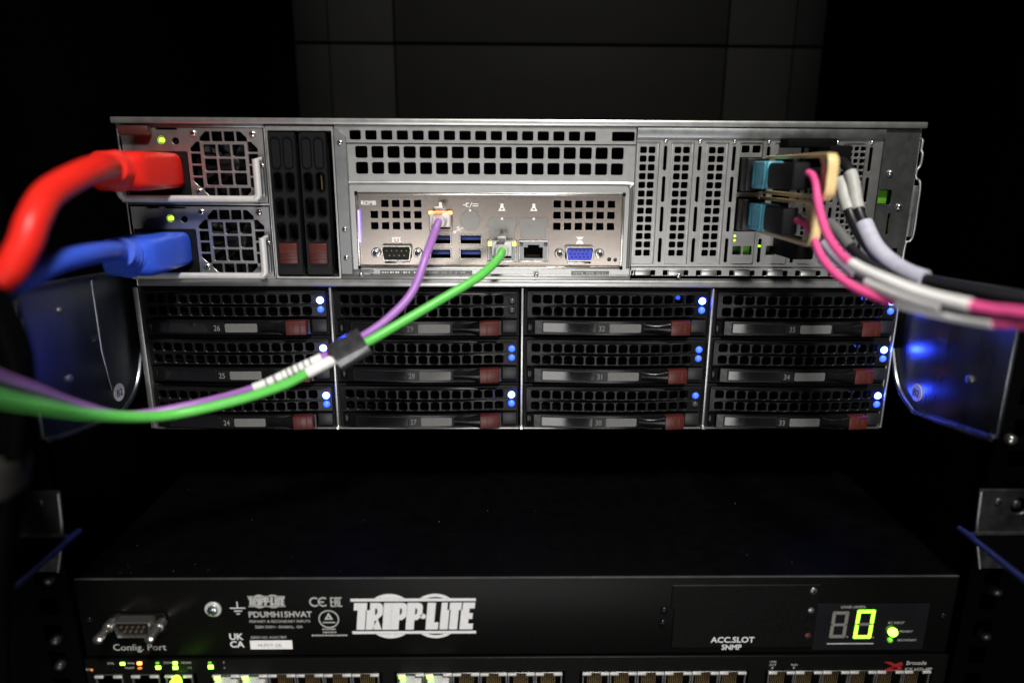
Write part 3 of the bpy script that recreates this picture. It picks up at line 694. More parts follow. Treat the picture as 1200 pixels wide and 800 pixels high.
# ================================================================== RAIL BRACKETS, EAR BRACKETS
def rail_bracket(s, label, mirror_txt):
    X = s*223.5
    t = root('rail_bracket', (X, -40, -150), label, 'rail bracket', 'steel slide rail brackets at both sides of the server')
    # side plate in the y,z plane, with the lower front corner swept up towards the server
    prof = [(-87, -148), (-72, -151), (-30, -156.5), (-20, -155), (-10, -150), (-3, -142), (4, -128), (40, -122), (40, -82), (0, -81.5), (-87, -77)]
    n = len(prof); b = MB()
    vs = [(X, y, z) for y, z in prof] + [(X+s*1.8, y, z) for y, z in prof]
    b._new(vs, [tuple(range(n)), tuple(reversed(range(n, 2*n)))] + [(i, i+n, (i+1) % n+n, (i+1) % n) for i in range(n)])
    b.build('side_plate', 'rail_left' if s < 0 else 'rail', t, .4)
    # inward-turned lower lip and upper lip
    lp = [(-86, -148.5), (-72, -151.4), (-30, -157), (-20, -155.4), (-10, -150.4), (-3, -142.4), (4, -128)]
    P = catmull([(X-s*1.2, y, z) for y, z in lp], 4); MB().tube(P, 1.5, 8).build('lower_lip', 'rail', t)
    MB().box(X-s*2.2, X+s*1, -86, 38, -79.4, -77.6).build('upper_lip', 'rail', t, .4) if False else None
    MB().tube([(X-s*.8, -86.5, -77.2), (X-s*.8, 0, -81.5), (X-s*.8, 38, -82)], 1.0, 8).build('upper_lip', 'rail', t)
    # vertical fold
    if s < 0: MB().tube([(X, -33, -82), (X, -33, -120), (X, -29, -143)], .8, 10).build('fold', 'rail', t)
    # notched front edge
    for z in (-86, -100, -114, -130) if s < 0 else (): MB().box(X-s*.3, X+s*1.6, -90, -86.6, z-4.5, z+4.5).build('edge_tooth', 'ear', t, .4)
    for y, z, q in ((-62, -92, 1.4), (-63, -126, 2.2)):
        k = MB(); nn = 14
        k.loft([[(X-s*d, y+r*math.cos(2*math.pi*i/nn), z+r*math.sin(2*math.pi*i/nn)) for i in range(nn)] for r, d in ((q, 0), (q, .8), (q*.6, 1.3))])
        k.build('screw', 'bright', t)
    # round white sticker and stamped digits, reading from the camera's side
    sx_ = X - s*.35; k = MB(); nn = 28
    k.loft([[(sx_+s*d, -23+5.0*math.cos(2*math.pi*i/nn), -146.5+5.0*math.sin(2*math.pi*i/nn)) for i in range(nn)] for d in (0, .3)])
    st = k.build('sticker', 'white', t)
    yd = 1 if s < 0 else -1
    def side_text(st_, size, y, z, mm, nm):
        Tm = Matrix(((0, 0, -s, sx_-s*.1), (yd, 0, 0, y), (0, 1, 0, z), (0, 0, 0, 1)))
        return MB().mesh(text_mesh(st_, size, 0, 0, 0, align='CENTER', depth=.05, rot=Tm)).build(nm, mm, st if nm == 'sticker_print' else t, smooth=0)
    side_text('B2', 5.6, -23, -148.6, 'ink', 'sticker_print')
    side_text('020', 4.6, -38, -113.5, 'dark_steel', 'stamped_number')
    return t
rail_bracket(-1, 'steel rail bracket with round B2 sticker, on the left side of the server', 0)
rail_bracket(1, 'steel rail bracket with round B2 sticker, on the right lit by blue reflections', 0)

def ear_bracket(s, label):
    t = root('mounting_bracket', (s*240, -84, -197), label, 'bracket', 'steel ear brackets on the rack posts')
    pl = [(s*222.2, -175.2), (s*223.8, -197), (s*229, -218.6), (s*262, -218.6), (s*262, -175.2)]
    if s > 0: pass
    else: pl = pl[::-1]
    MB().mesh(sheet([pl, circ(s*243, -184, 4.2), rr(s*246, -211, 9, 4, 1.9)], -85.5, 2.0, .4)).build('ear', 'ear', t)
    MB().tube(catmull([(s*222.3, -85.8, -176), (s*223.8, -86, -197), (s*229, -86, -218)], 4), .8, 8).build('ear_edge', 'dark_steel', t)
    pf = [(219.5, -88), (262, -86), (262, -330), (219.5, -330)]
    b = MB(); b._new([(s*x, y, -198.6) for x, y in pf] + [(s*x, y, -200.4) for x, y in pf], [(0,1,2,3), (7,6,5,4), (0,4,5,1), (1,5,6,2), (2,6,7,3), (3,7,4,0)])
    b.build('flange', 'post', t, .6)
    MB().tube(catmull([(s*221, -87, -198.6), (s*219.6, -90, -198.8), (s*219.4, -100, -199.2), (s*219.4, -330, -199.4)], 5), 1.5, 10).build('flange_edge', 'edge_led_tint', t)
    MB().tube([(s*222, -87, -198), (s*262, -87, -198)], 1.3, 8).build('fold', 'ear', t)
    for x, z, r in ((232, -181.5, 2.0), (231, -209, 1.8)): screw(t, s*x, z, -85.6, r, 'ear', 1.0)
    return t
ear_bracket(-1, 'steel ear bracket with forward flange on the left rack post')
ear_bracket(1, 'steel ear bracket with forward flange on the right rack post')

# ================================================================== POWER DISTRIBUTION UNIT
pdu = root('power_distribution_unit', (0, -85, -268), 'black power distribution unit with white printed logo and green digit display', 'power unit')
YF = -85.0
MB().box(-223, 220.5, -83.6, 175, -267.6, -223.0).build('case', 'paint_dusty', pdu, .8)
MB().box(-223, 220.5, YF, -83.7, -267.6, -223.2).build('faceplate', 'paint', pdu, .5)
M['edge_highlight'] = mat('painted_edge_highlight', (.06, .06, .058), .35, 0, .3, 60)  # highlight along the lid's front edge, put into the colour
MB().box(-222.6, 220.1, -85.15, -84.2, -223.35, -222.75).build('front_edge', 'edge_highlight', pdu, .2)
pp = lambda mb, m='white_print', nm='printed_sign': mb.build(nm, m, pdu, smooth=0)
yt = YF-.12
def T(s, size, x, z, m='white_print', **k):
    k.setdefault('depth', .03)
    return pp(MB().mesh(text_mesh(s, size, x, z, yt, **k)), m, 'lettering')
# serial port
def shell(cx, cz, sw, sh): return [(cx-sw/2*.86, cz-sh/2), (cx+sw/2*.86, cz-sh/2), (cx+sw/2, cz+sh/2*.6), (cx+sw/2*.93, cz+sh/2), (cx-sw/2*.93, cz+sh/2), (cx-sw/2, cz+sh/2*.6)]
cx, cz = -194.0, -247.4
sd = MB().mesh(sheet([shell(cx, cz, 18.2, 8.8), shell(cx, cz, 16.6, 7.3)], -91.5, 6.3, .25)).build('serial_port', 'bright', pdu)
MB().prism(shell(cx, cz, 16.5, 7.2), -89.6, -86).build('insert', 'black', sd)
k = MB()
for n, z in ((5, 1.3), (4, -1.3)):
    for i in range(n): k.lathe(cx+(i-(n-1)/2)*2.76, cz+z, [(.5, -89.5), (.5, -91)], 8)
k.build('pin', 'brass', sd)
MB().mesh(sheet([rrb(cx-14.6, cx+14.6, cz-5.6, cz+5.6, 2), shell(cx, cz, 18.4, 9)], -85.9, .8, .2)).build('flange', 'paint', sd)
for s in (-1, 1):
    k = MB(); k.lathe(cx+s*12.4, cz+.6, [(2.6, -86), (2.6, -90.5), (1.9, -90.6), (1.9, -97), (2.2, -97.1), (2.2, -99.5), (1.4, -100)], 14); k.build('jack_screw', 'bright', sd)
T('Config. Port', 5.3, -208.9, -263.9, 'dull_print', sx=1.03)
# ground screw
k = MB(); k.lathe(-155.8, -240, [(4.1, YF), (4.1, YF-.7), (3.9, YF-.9)], 26); ws = k.build('washer', 'handle_paint', pdu)
k = MB(); k.lathe(-155.8, -240, [(2.9, YF-.9), (2.7, YF-1.8), (1.8, YF-2.4), (.6, YF-2.6)], 18); k.build('screw_head', 'teal_screw', ws)
k = MB()
for a in (.5, .5+math.pi/2):
    c, s = math.cos(a), math.sin(a); x, z = -155.8, -240; w, l = .42, 1.7
    k.prism([(x-l*c+w*s, z-l*s-w*c), (x+l*c+w*s, z+l*s-w*c), (x+l*c-w*s, z+l*s+w*c), (x-l*c-w*s, z-l*s+w*c)], YF-2.75-.02*a, YF-1.5)
k.build('recess', 'ink', ws)
# earth sign
k = MB(); g = lambda x0, x1, z0, z1: k.box(x0, x1, yt-.02, yt+.05, z0, z1)
g(-143.9, -143.4, -239.3, -235.9); g(-147.5, -139.8, -239.8, -239.3); g(-145.6, -141.6, -241.5, -241.0); g(-144.5, -142.7, -243.1, -242.6); pp(k)
# conformity mark of four letters in two rows
T('UK', 5.1, -149.5, -257.9, 'white_print', bold=.12, sx=1.0); T('CA', 5.1, -149.5, -262.4, 'white_print', bold=.12, sx=1.02)
# maker's mark: letters between two bars over a disc and a ring
def maker_mark(x0, x1, zc, h, small=False):
    w = x1-x0; k = MB(); sc = w/62.0
    y = yt
    bz = h*.5*.80
    for z in (zc+bz, zc-bz): k.box(x0, x1, y-.02, y+.05, z-.75*sc, z+.75*sc)
    def arc(cx, r0, r1, a0, a1, n=14):
        o = [(cx+r1*math.cos(R(a0+(a1-a0)*i/n)), zc+r1*math.sin(R(a0+(a1-a0)*i/n))) for i in range(n+1)]
        if r0 > 0: o += [(cx+r0*math.cos(R(a1+(a0-a1)*i/n)), zc+r0*math.sin(R(a1+(a0-a1)*i/n))) for i in range(n+1)]
        return o
    cR = h*.5*1.09; lim = bz+.9*sc
    a = math.degrees(math.asin(lim/(cR*1.0))) if lim < cR else 60
    xa, xb = x0+w*.31, x0+w*.675
    for sg in (1, -1):
        L = [(px, zc+sg*(pz-zc)) for px, pz in arc(xa, 0, cR, a, 180-a)]
        k.mesh(sheet([L], y-.02, .07, .005))
        rin = cR-1.7*sc
        ai = math.degrees(math.asin(min(.999, lim/rin)))
        o = [(xb+cR*math.cos(R(a+(180-2*a)*i/14)), zc+sg*cR*math.sin(R(a+(180-2*a)*i/14))) for i in range(15)]
        ii = [(xb+rin*math.cos(R(180-ai-(180-2*ai)*i/14)), zc+sg*rin*math.sin(R(180-ai-(180-2*ai)*i/14))) for i in range(15)]
        k.mesh(sheet([o+ii], y-.02, .07, .005))
    # heavy slanted capitals, drawn as strokes
    H = bz*2-3.3*sc; zb = zc-H/2; sl = .10
    def P(pts, ox): return [(ox+(px+pz*sl)*1.0, zb+pz) for px, pz in pts]
    t_ = H*.268; 
    def put(loops, ox): k.mesh(sheet([P(l, ox) for l in loops], y-.03, .08, .005))
    def lT(ox, w): put([[(w/2-t_/2, 0), (w/2+t_/2, 0), (w/2+t_/2, H-t_), (w, H-t_), (w, H), (0, H), (0, H-t_), (w/2-t_/2, H-t_)]], ox)
    def lI(ox): put([[(0, 0), (t_, 0), (t_, H), (0, H)]], ox)
    def lP(ox, w, leg=False):
        c = H*.30; o = [(0, 0), (t_, 0), (t_, H*.36)]
        if leg: o += [(w-t_*1.12, 0), (w, 0), (w-t_*.55, H*.40)]
        else: o += [(w*.70, H*.36), (w*.92, H*.46)]
        o += [(w, H*.56), (w, H*.84), (w*.92, H*.95), (w*.72, H), (0, H)]
        if leg: o[2] = (t_, H*.34); o.insert(3, (t_*1.25, H*.34))
        put([o, [(t_, H*.56), (w*.60, H*.56), (w*.66, H*.63), (w*.66, H*.74), (w*.60, H*.80), (t_, H*.80)]], ox)
    def lL(ox, w): put([[(0, 0), (w, 0), (w, t_), (t_, t_), (t_, H), (0, H)]], ox)
    def lE(ox, w):
        q = t_*.80
        put([[(0, 0), (w, 0), (w, q), (t_, q), (t_, H/2-q/2), (w*.9, H/2-q/2), (w*.9, H/2+q/2), (t_, H/2+q/2), (t_, H-q), (w, H-q), (w, H), (0, H)]], ox)
    s = w/62.0; X = x0 - .6*s
    lT(X+.8*s, 8.0*s); lP(X+7.3*s, 8.0*s, True); lI(X+15.6*s); lP(X+19.6*s, 7.8*s); lP(X+27.2*s, 7.8*s)
    k.lathe(x0+w*.575, zc-.1, [(1.45*s, y+.04), (1.45*s, y-.03)], 14)
    lL(X+37.2*s, 6.2*s); lI(X+44.2*s); lT(X+47.2*s, 7.6*s); lE(X+54.2*s, 6.6*s)
    return k
pp(maker_mark(-86.9, -24.0, -244.7, 23.6), 'white_print', 'logo')
pp(maker_mark(-138.2, -119.6, -235.8, 7.0, True), 'dull_print', 'logo')
T('PDUMH15HVAT', 4.5, -138.6, -244.8, 'dull_print', bold=.10, sx=1.0)
T('PRIMARY & SECONDARY INPUTS', 2.05, -138.5, -248.0, 'dull_print', sx=1.02)
T('200V-240V~ 50/60Hz, 10A', 2.2, -135.9, -251.3, 'dull_print', sx=1.0)
T('SERIES NO. AGAC7809', 1.9, -138.6, -257.3, 'dull_print', sx=.96)
lb = MB().mesh(sheet([rrb(-139.2, -117.8, -263.6, -258.5, .3)], YF-.25, .2, .04)).build('paper_label', 'white', pdu)
MB().mesh(text_mesh('HI-POT OK', 2.7, -135.3, -262.2, YF-.3, depth=.02, sx=.9)).build('lettering', 'grey_print', lb, smooth=0)
# CE and EAC signs, safety seal
k = MB()
def carc(cx, cz, r, t, a0=50, a1=310, n=16):
    return [(cx+r*math.cos(R(a0+(a1-a0)*i/n)), cz+r*math.sin(R(a0+(a1-a0)*i/n))) for i in range(n+1)] + [(cx+(r-t)*math.cos(R(a1+(a0-a1)*i/n)), cz+(r-t)*math.sin(R(a1+(a0-a1)*i/n))) for i in range(n+1)]
k.mesh(sheet([carc(-104.9, -236.2, 2.7, .75)], yt-.02, .06, .005)); k.mesh(sheet([carc(-100.6, -236.2, 2.7, .75)], yt-.02, .06, .005)); k.box(-102.9, -100.2, yt-.03, yt+.04, -236.6, -235.9); pp(k, 'dull_print')
k = MB(); H = 5.4
for x, kind in ((-97.0, 'E'), (-94.9, 'A'), (-92.8, 'C')):
    q = lambda a, b_, c, d: k.box(x+a, x+b_, yt-.03, yt+.03, -239+c, -239+d)
    q(0, .6, 0, H)
    if kind == 'E': q(.6, 1.7, 0, .6); q(.6, 1.7, H/2-.3, H/2+.3); q(.6, 1.7, H-.6, H)
    if kind == 'A': q(1.1, 1.7, 0, H); q(.6, 1.1, H-.6, H); q(.6, 1.1, H/2-.3, H/2+.3)
    if kind == 'C': q(.6, 1.6, 0, .6); q(.6, 1.6, H-.6, H)
pp(k, 'dull_print')
k = MB(); k.mesh(sheet([circ(-98.4, -246.2, 5.2, 32), circ(-98.4, -246.2, 4.6, 32)], yt-.02, .06, .005))
k.mesh(sheet([[(-100.6, -246.4), (-96.2, -246.4), (-98.4, -242.4)], [(-99.2, -245.6), (-97.8, -245.6), (-98.4, -244.2)]], yt-.02, .06, .005)); k.box(-101.6, -95.2, yt-.03, yt+.03, -248.4, -247.8); pp(k, 'dull_print')
T('INTERTEK', 1.3, -102, -252.6, 'dull_print') if False else None
k = MB()
for z, a, c in ((-252.0, -102, -94.8), (-253.8, -101.8, -95), (-255.6, -107.6, -89.6)):
    x = a
    while x < c-.6:
        d = random.uniform(.45, 1.2); k.box(x, min(x+d, c), yt-.02, yt+.03, z-.45, z+.35); x += d+.3
pp(k, 'dull_print', 'fine_print')
MB().box(-139, -88.6, YF-.06, YF+.02, -231.25, -231.1).build('label_edge', 'panel_grey', pdu)
# accessory slot cover
MB().mesh(sheet([[(76.4, -263.8), (150, -263.8), (150, -227.2), (74.9, -227.2), (74.9, -240.6), (76.4, -240.6)]], YF-.7, .8, .3)).build('slot_cover', 'paint', pdu)
for x, z in ((71.6, -242.0), (71.4, -249.2), (72.4, -235.0)): 
    if z > -240: continue
    screw(pdu, x, z, YF, 2.1, 'black_gloss', 1.4)
yt = YF-.80
T('ACC.SLOT', 4.6, 107.9, -260.6, 'white_print', align='CENTER', bold=.06, sx=1.04); T('SNMP', 4.3, 107.6, -264.9, 'white_print', align='CENTER', bold=.06, sx=.95)
yt = YF-.12
# display window
dw = MB().mesh(sheet([rrb(149.6, 207.4, -265.6, -238.4, .8)], YF-.75, .7, .2)).build('display_window', 'window', pdu)
yd = YF-.85
def digit(x, z0, h, w, on):
    sl = .02; t_ = 1.75; g = .16
    segs = {'a': [(g, h), (w-g, h), (w-t_, h-t_), (t_, h-t_)], 'd': [(g, 0), (t_, t_), (w-t_, t_), (w-g, 0)],
            'f': [(0, h-g), (t_, h-t_-g), (t_, h/2+t_*.45), (0, h/2+g*2)], 'b': [(w, h-g), (w, h/2+g*2), (w-t_, h/2+t_*.45), (w-t_, h-t_-g)],
            'e': [(0, g), (0, h/2-g*2), (t_, h/2-t_*.45), (t_, t_+g)], 'c': [(w, g), (w-t_, t_+g), (w-t_, h/2-t_*.45), (w, h/2-g*2)],
            'g': [(g*3, h/2), (t_*.7, h/2+t_*.42), (w-t_*.7, h/2+t_*.42), (w-g*3, h/2), (w-t_*.7, h/2-t_*.42), (t_*.7, h/2-t_*.42)]}
    for n, L in segs.items():
        MB().prism([(x+px+pz*sl, z0+pz) for px, pz in L], yd, yd+.2).build('segment', 'seg_on' if n in on else 'seg_off', dw, smooth=0)
    MB().lathe(x+w+1.1, z0+.6, [(.55, yd+.2), (.55, yd)], 10).build('decimal_point', 'seg_off', dw, smooth=0)
digit(157.6, -258.2, 15.6, 8.4, ''); digit(170.2, -258.6, 16.8, 9.2, 'abcdef')
MB().box(157, 181.2, yd, yd+.15, -262.0, -261.4).build('underline', 'dull_print', dw)
def W(s, size, x, z, **k): return MB().mesh(text_mesh(s, size, x, z, yd, depth=.03, **k)).build('lettering', 'dull_print', dw, smooth=0)
W('LOAD (AMPS)', 2.0, 161.6, -240.7, sx=1.05); W('AC INPUT', 1.9, 187, -250.0, sx=1.0); W('PRIMARY', 1.7, 193.8, -255.1); W('SECONDARY', 1.7, 193.4, -260.3)
MB().lathe(189.9, -254.4, [(2.2, yd+.1), (2.4, yd-.8), (2.1, yd-1.7), (1.2, yd-2.4), (.4, yd-2.6)], 16).build('status_light', 'led_lime', dw)
MB().lathe(189.3, -259.3, [(1.3, yd+.1), (1.3, yd-.8), (.7, yd-1.3)], 14).build('status_light', 'led_green_dim', dw)
screw(pdu, 146.6, -230.8, YF, 2.0, 'dark_steel', 1.2); 
for z, m in ((-242, 'dark_steel'), (-256.8, 'maroon_dark')): MB().lathe(146.6, z, [(1.6, YF), (1.6, YF-.9), (1, YF-1.3)], 14).build('push_button', m, pdu)
T('P', 2.2, 143.6, -243.6, 'dull_print'); T('1', 1.8, 145.9, -246.3, 'dull_print'); T('V In', 1.9, 145.6, -251.2, 'dull_print'); T('Range', 2.0, 144.4, -253.4, 'dull_print'); T('Hi/Lo', 2.0, 144.8, -262.9, 'dull_print')
for x in (215.5, -218.5): screw(pdu, x, -246, YF, 1.8, 'black_gloss', 1.2)
for z in (-226, -256): screw(pdu, -226.5-4, z, -83, 2.4, 'dark_steel', 3) if False else None

# screws of the rack posts beside the machines
for i, (x, z) in enumerate(((-235.1, -223.6), (-237.2, -258), (-237.4, -273), (241, -183), (232.7, -149.3), (241, -232), (240, -258))):
    t = root('rack_screw', (x, -82, z), '', 'screw', 'dark screws in the rack posts')
    side = 'left' if x < 0 else 'right'
    t['label'] = ['dark rack screw on the left post just under the ear bracket', 'dark rack screw on the left post beside the serial port', 'dark rack screw on the left post, lowest at the frame edge',
                  'dark rack screw on the right post behind the ear bracket', 'shiny rack screw on the right post below the blue lit bracket', 'dark rack screw on the right post below the ear bracket', 'dark rack screw on the right post, lowest beside the display'][i]
    MB().lathe(x, z, [(3.6, -82), (3.6, -83.2), (3.0, -83.6)], 18).build('washer', 'post', t)
    MB().lathe(x, z, [(2.6, -83.6), (2.6, -85.6), (1.8, -86.6), (.8, -87)], 14).build('head', 'ear' if i != 4 else 'bright', t)

b = MB()
for i in range(48):
    x, y = random.uniform(-215, 212), -80 + 150*random.random()**1.6; q = random.uniform(.10, .28)*(1 if random.random() < .85 else 1.8); a = random.uniform(0, 3)
    P = [Vector((x+q*math.cos(a+k*2.1)*random.uniform(.6, 1.4), y+q*math.sin(a+k*2.1), -222.93+random.uniform(0, .25))) for k in range(3)]
    b._new([tuple(v) for v in P]+[(x, y, -222.6)], [(0, 1, 2), (0, 1, 3), (1, 2, 3), (2, 0, 3)])
d_ = b.build('dust', 'dust', None, org=(0, 0, -222.9), smooth=0); d_['kind'] = 'stuff'
# ================================================================== NETWORK SWITCH
sw = root('network_switch', (0, -86, -312), 'black network switch with lit green lights, cut off by the bottom edge', 'network switch')
YS = -86.0
groups = (-161, -66.2, 29.8, 126.8)
port_holes = []; PORT = []
for g0 in groups:
    for i in range(6): PORT.append(g0+1.1+7.15+14.3*i)
    port_holes.append(rrb(g0, g0+88, -306, -277.6, .3))
port_holes += [rrb(-219.8, -205.5, -300, -276.8, .3), rrb(-201, -168, -300, -277.2, .3)]
MB().mesh(sheet([rrb(-224, 222, -312, -268.7, .5)] + port_holes, YS, 1.2, .3)).build('faceplate', 'paint', sw)
MB().box(-223, 221, -82, 180, -311.6, -268.9).build('case', 'void', sw, 0) if False else None
MB().box(-223, 221, -66, 180, -311.6, -268.9).build('case', 'void', sw, 0)
MB().box(-223, 221, -84.7, -66.1, -270.4, -268.9).build('case_lip', 'paint', sw, 0)
def sw_port(x, pins=True):
    p = MB().mesh(sheet([rrb(x-6.95, x+6.95, -292, -277.9, .1),
        [(x-6.2, -291.4), (x+6.2, -291.4), (x+6.2, -279.4), (x+2.5, -279.4), (x+2.5, -278.1), (x-2.5, -278.1), (x-2.5, -279.4), (x-6.2, -279.4)]], YS-.2, 1.2, .1)).build('port', 'dark_steel', sw)
    k = MB()
    for s in (-1, 1): k.box(x+s*4.75-2.2, x+s*4.75+2.2, YS-.9, YS-.2, -279.3, -277.9)
    k.build('shield_lip', 'handle_paint', p, .12)
    if pins:
        k = MB()
        for i in range(8): k.box(x-3.5+i-.28, x-3.5+i+.28, YS+4, YS+10, -290, -279.6)
        k.build('contact', 'gold', p)
    return p
lit = (-153, -138.5, -58, -43.6)
for x in PORT: sw_port(x, pins=not any(abs(x-q) < 2 for q in lit))
for x in (-212.6, -194, -177): sw_port(x, False)
n = 0
for x, m, lab in ((PORT[0], 'led_lime', 'clear network plug with green lit corner, leftmost of the row below the ground screw'), (PORT[1], 'led_lime', 'clear network plug with green lit corner, second of the row below the white paper label'),
               (PORT[6], 'led_lime', 'clear network plug with green lit corner, below the middle of the big white logo'), (PORT[7], 'led_lime', 'clear network plug with green lit corner, below the right half of the big logo')):
    MB().box(x-5.9, x-2.9, YS-1.1, YS-.2, -280.6, -278.6).build('port_light', m, sw, .2)
    t = root('network_plug', (x, YS, -285), lab, 'network plug', 'clear network plugs in the switch')
    MB().box(x-5.6, x+5.6, YS-8, YS+6, -291, -281).build('plug_body', 'clear', t, .6)
    for i, c_ in enumerate(('tan', 'white', 'green', 'white', 'blue', 'maroon', 'white', 'pink')):
        MB().tube([(x-3.9+i*1.1, YS-7, -285.5), (x-3.9+i*1.1, YS+4, -284)], .42, 6).build('wire', c_, t)
def sled(x, z, m, w=2.4, h=1.7): return MB().box(x-w/2, x+w/2, YS-.7, YS, z-h/2, z+h/2).build('indicator_light', m, sw, .5)
sled(-204.5, -270.9, 'led_lime'); sled(-195.9, -270.7, 'led_orange'); sled(-196.1, -273.6, 'led_orange_dim', 2.2, 1.4); sled(-186.8, -270.6, 'led_green_dim', 1.8, 1.2); sled(-186.7, -273.3, 'led_lime', 2.6, 2.0)
sled(-177.8, -270.7, 'led_lime', 2.4, 1.6); sled(-178.0, -273.4, 'led_lime', 2.6, 2.0); sled(-160.0, -273.1, 'led_lime', 2.7, 2.2); sled(-160.2, -270.5, 'led_green_dim', 1.8, 1.0); sled(-220.6, -274.5, 'led_orange_dim', 1.3, 1.3)
MB().loft([[(-178+r*math.cos(2*math.pi*i/14), -92+yy, -281.6+rz*math.sin(2*math.pi*i/14)) for i in range(14)] for r, rz, yy in ((2.4, 3.6, 6), (2.5, 3.8, 2), (1.6, 2.6, -.4))]).build('port_light', 'led_green', sw)
def WS(s, size, x, z, m='dull_print', **k): return MB().mesh(text_mesh(s, size, x, z, YS-.12, depth=.03, **k)).build('lettering', m, sw, smooth=0)
WS('RESET', 1.7, -227+.0, -275.0) if False else WS('RST', 1.6, -224+.2, -275.0)
WS('SYSL', 1.7, -212.2, -271.4); WS('PWR', 1.6, -202, -271.4); WS('MGMT', 1.6, -203.6, -274.2); WS('DOWN', 1.6, -183.8, -271.2); WS('UPLINK', 1.6, -175, -271.2); WS('1-2', 1.6, -172, -274.2)
WS('S', 1.6, -153.6, -271.2); WS('4', 1.6, -153.6, -274.4)
WS('LINK', 1.7, 130, -272.7, align='CENTER'); WS('/ACT', 1.7, 130, -274.7, align='CENTER'); WS('PoE+', 1.7, 141.4, -274.7, align='CENTER')
for x in (130, 141.2): MB().prism([(x-.6, -275.6), (x, -276.6), (x+.6, -275.6)], YS-.15, YS-.1).build('arrow', 'dull_print', sw, smooth=0)
WS('Brocade', 3.2, 200.0, -274.4, bold=.03); WS('ICX 6430-48P', 2.5, 199.7, -278.0)
k = MB(); x, z = 188, -278.2      # red winged letter mark
k.mesh(sheet([[(x, z+5.6), (x+3.6, z+5.6), (x+6.2, z+4.2), (x+9.4, z+5.6), (x+10.2, z+4.6), (x+10.2, z+3.2), (x+8.8, z+2.9), (x+10, z+2.2), (x+9.6, z+.6), (x+8.4, z), (x, z), (x+2.8, z+1.8), (x+5.6, z+2.8)],
               [(x+4.2, z+1.2), (x+8.0, z+1.0), (x+7.6, z+2.2), (x+6, z+2.4)]], YS-.14, .08, .005)); k.build('logo', 'red_print', sw, smooth=0)
MB().box(-23, 143, YS+.0, YS+.1, -268.65, -268.6) if False else None

# ================================================================== NETWORK CABLES AND SLEEVE
PUR = [(-45.2, -8, -52.4), (-45.4, -16, -53.6), (-46.0, -28, -57.2), (-49.0, -42.0, -67.1), (-55.5, -52.0, -84.5), (-66.5, -60.0, -96.1), (-78.6, -66.0, -104.1), (-91.9, -70.0, -110.7), (-109.6, -74.0, -118.5), (-127.8, -78.0, -126.1), (-154, -84.0, -132.0), (-176, -100, -131.4), (-178.2, -128, -117.0), (-169.4, -165, -97.8), (-162.5, -188, -86.6), (-153, -215, -72)]
GRN = [(-11.2, -8, -68.2), (-11.2, -16, -69.2), (-13.6, -28.0, -71.6), (-23.3, -42.0, -78.7), (-44.1, -54.0, -89.6), (-60.0, -62.0, -97.8), (-75.4, -70.0, -105.6), (-89.3, -73.0, -112.4), (-102.7, -77.0, -118.8), (-114.2, -80.0, -124.2), (-135.9, -87.0, -129.7), (-161.1, -100, -131.5), (-173.3, -128, -120.6), (-167.6, -166, -103.4), (-161.6, -190, -92.3), (-152.4, -218, -78.7)]
def net_cable(path, m, r, i0, i1, label, dark):
    t = root('network_cable', path[0], label, 'network cable', 'slim network cables plugged into the port plate')
    P = catmull(path, 10)
    MB().tube(P, r, 16).build('cord', m, t)
    w = P[i0:i1+1]
    lw = MB().tube(w, r+.45, 16).build('label_wrap', 'white', t)
    # printed side of the label: short dark bars across the wrap
    if dark:
        F = catmull(path, 40)[i0*4:i1*4]; q = 10
        while q < len(F)-8:
            d = random.choice((1, 2, 2, 3)); MB().tube(F[q:q+d+1], r+.50, 16).build('print_band', 'band_print', lw); q += d + random.choice((3, 4, 6))
    x, y, z = path[0]
    pb = MB().box(x-5.6, x+5.6, -6, 6, z-4.4, z+3.4).build('plug', 'clear', t, .7)
    k = MB(); k.loft([[(xx, -6.1, zz) for xx, zz in rr(x, z-.4, 8.4, 6.2, 2.4)], [(xx, -14, zz) for xx, zz in rr(x-.1, z-1.0, 6.4, 5.6, 2.4)]]); k.build('boot', 'clear', pb)
    k = MB(); k._new([(x-2.6, 0, z+3.6), (x+2.6, 0, z+3.6), (x+2.2, -12, z+6.2), (x-2.2, -12, z+6.2), (x-2.6, 0, z+4.7), (x+2.6, 0, z+4.7), (x+2.2, -12, z+7.3), (x-2.2, -12, z+7.3)],
                     [(0, 1, 2, 3), (7, 6, 5, 4), (0, 4, 5, 1), (1, 5, 6, 2), (2, 6, 7, 3), (3, 7, 4, 0)]); k.build('latch_tab', 'clear', pb, .4)
    return t
net_cable(PUR, 'purple', 2.1, 73, 90, 'slim purple network cable plugged in below the lit orange lights', True)
net_cable(GRN, 'green', 2.3, 67, 80, 'slim green network cable plugged in between two yellow lights', False)
# dark sleeve that binds the two
PP = catmull(PUR, 10); GG = catmull(GRN, 10)
a0, a1 = Vector((-76.4, -68.6, -105.2)), Vector((-90.2, -72.4, -112.8))
rings = []
for q in range(9):
    f = q/8; c = a0.lerp(a1, f); tdir = (a1-a0).normalized(); side = Vector((.38, 0, -.92)); side = (side - tdir*side.dot(tdir)).normalized(); nn = tdir.cross(side)
    hw, hh = 7.2, 4.6
    rings.append([tuple(c + side*(px)+nn*(pz)) for px, pz in rr(0, 0, hw*2, hh*2, 3.2, 4)])
b = MB().loft(rings); sl = b.build('cable_sleeve', 'sleeve', None, org=(-82, -70, -108)); tag(sl, 'dark glossy sleeve that binds the purple and green cables together', 'cable sleeve')

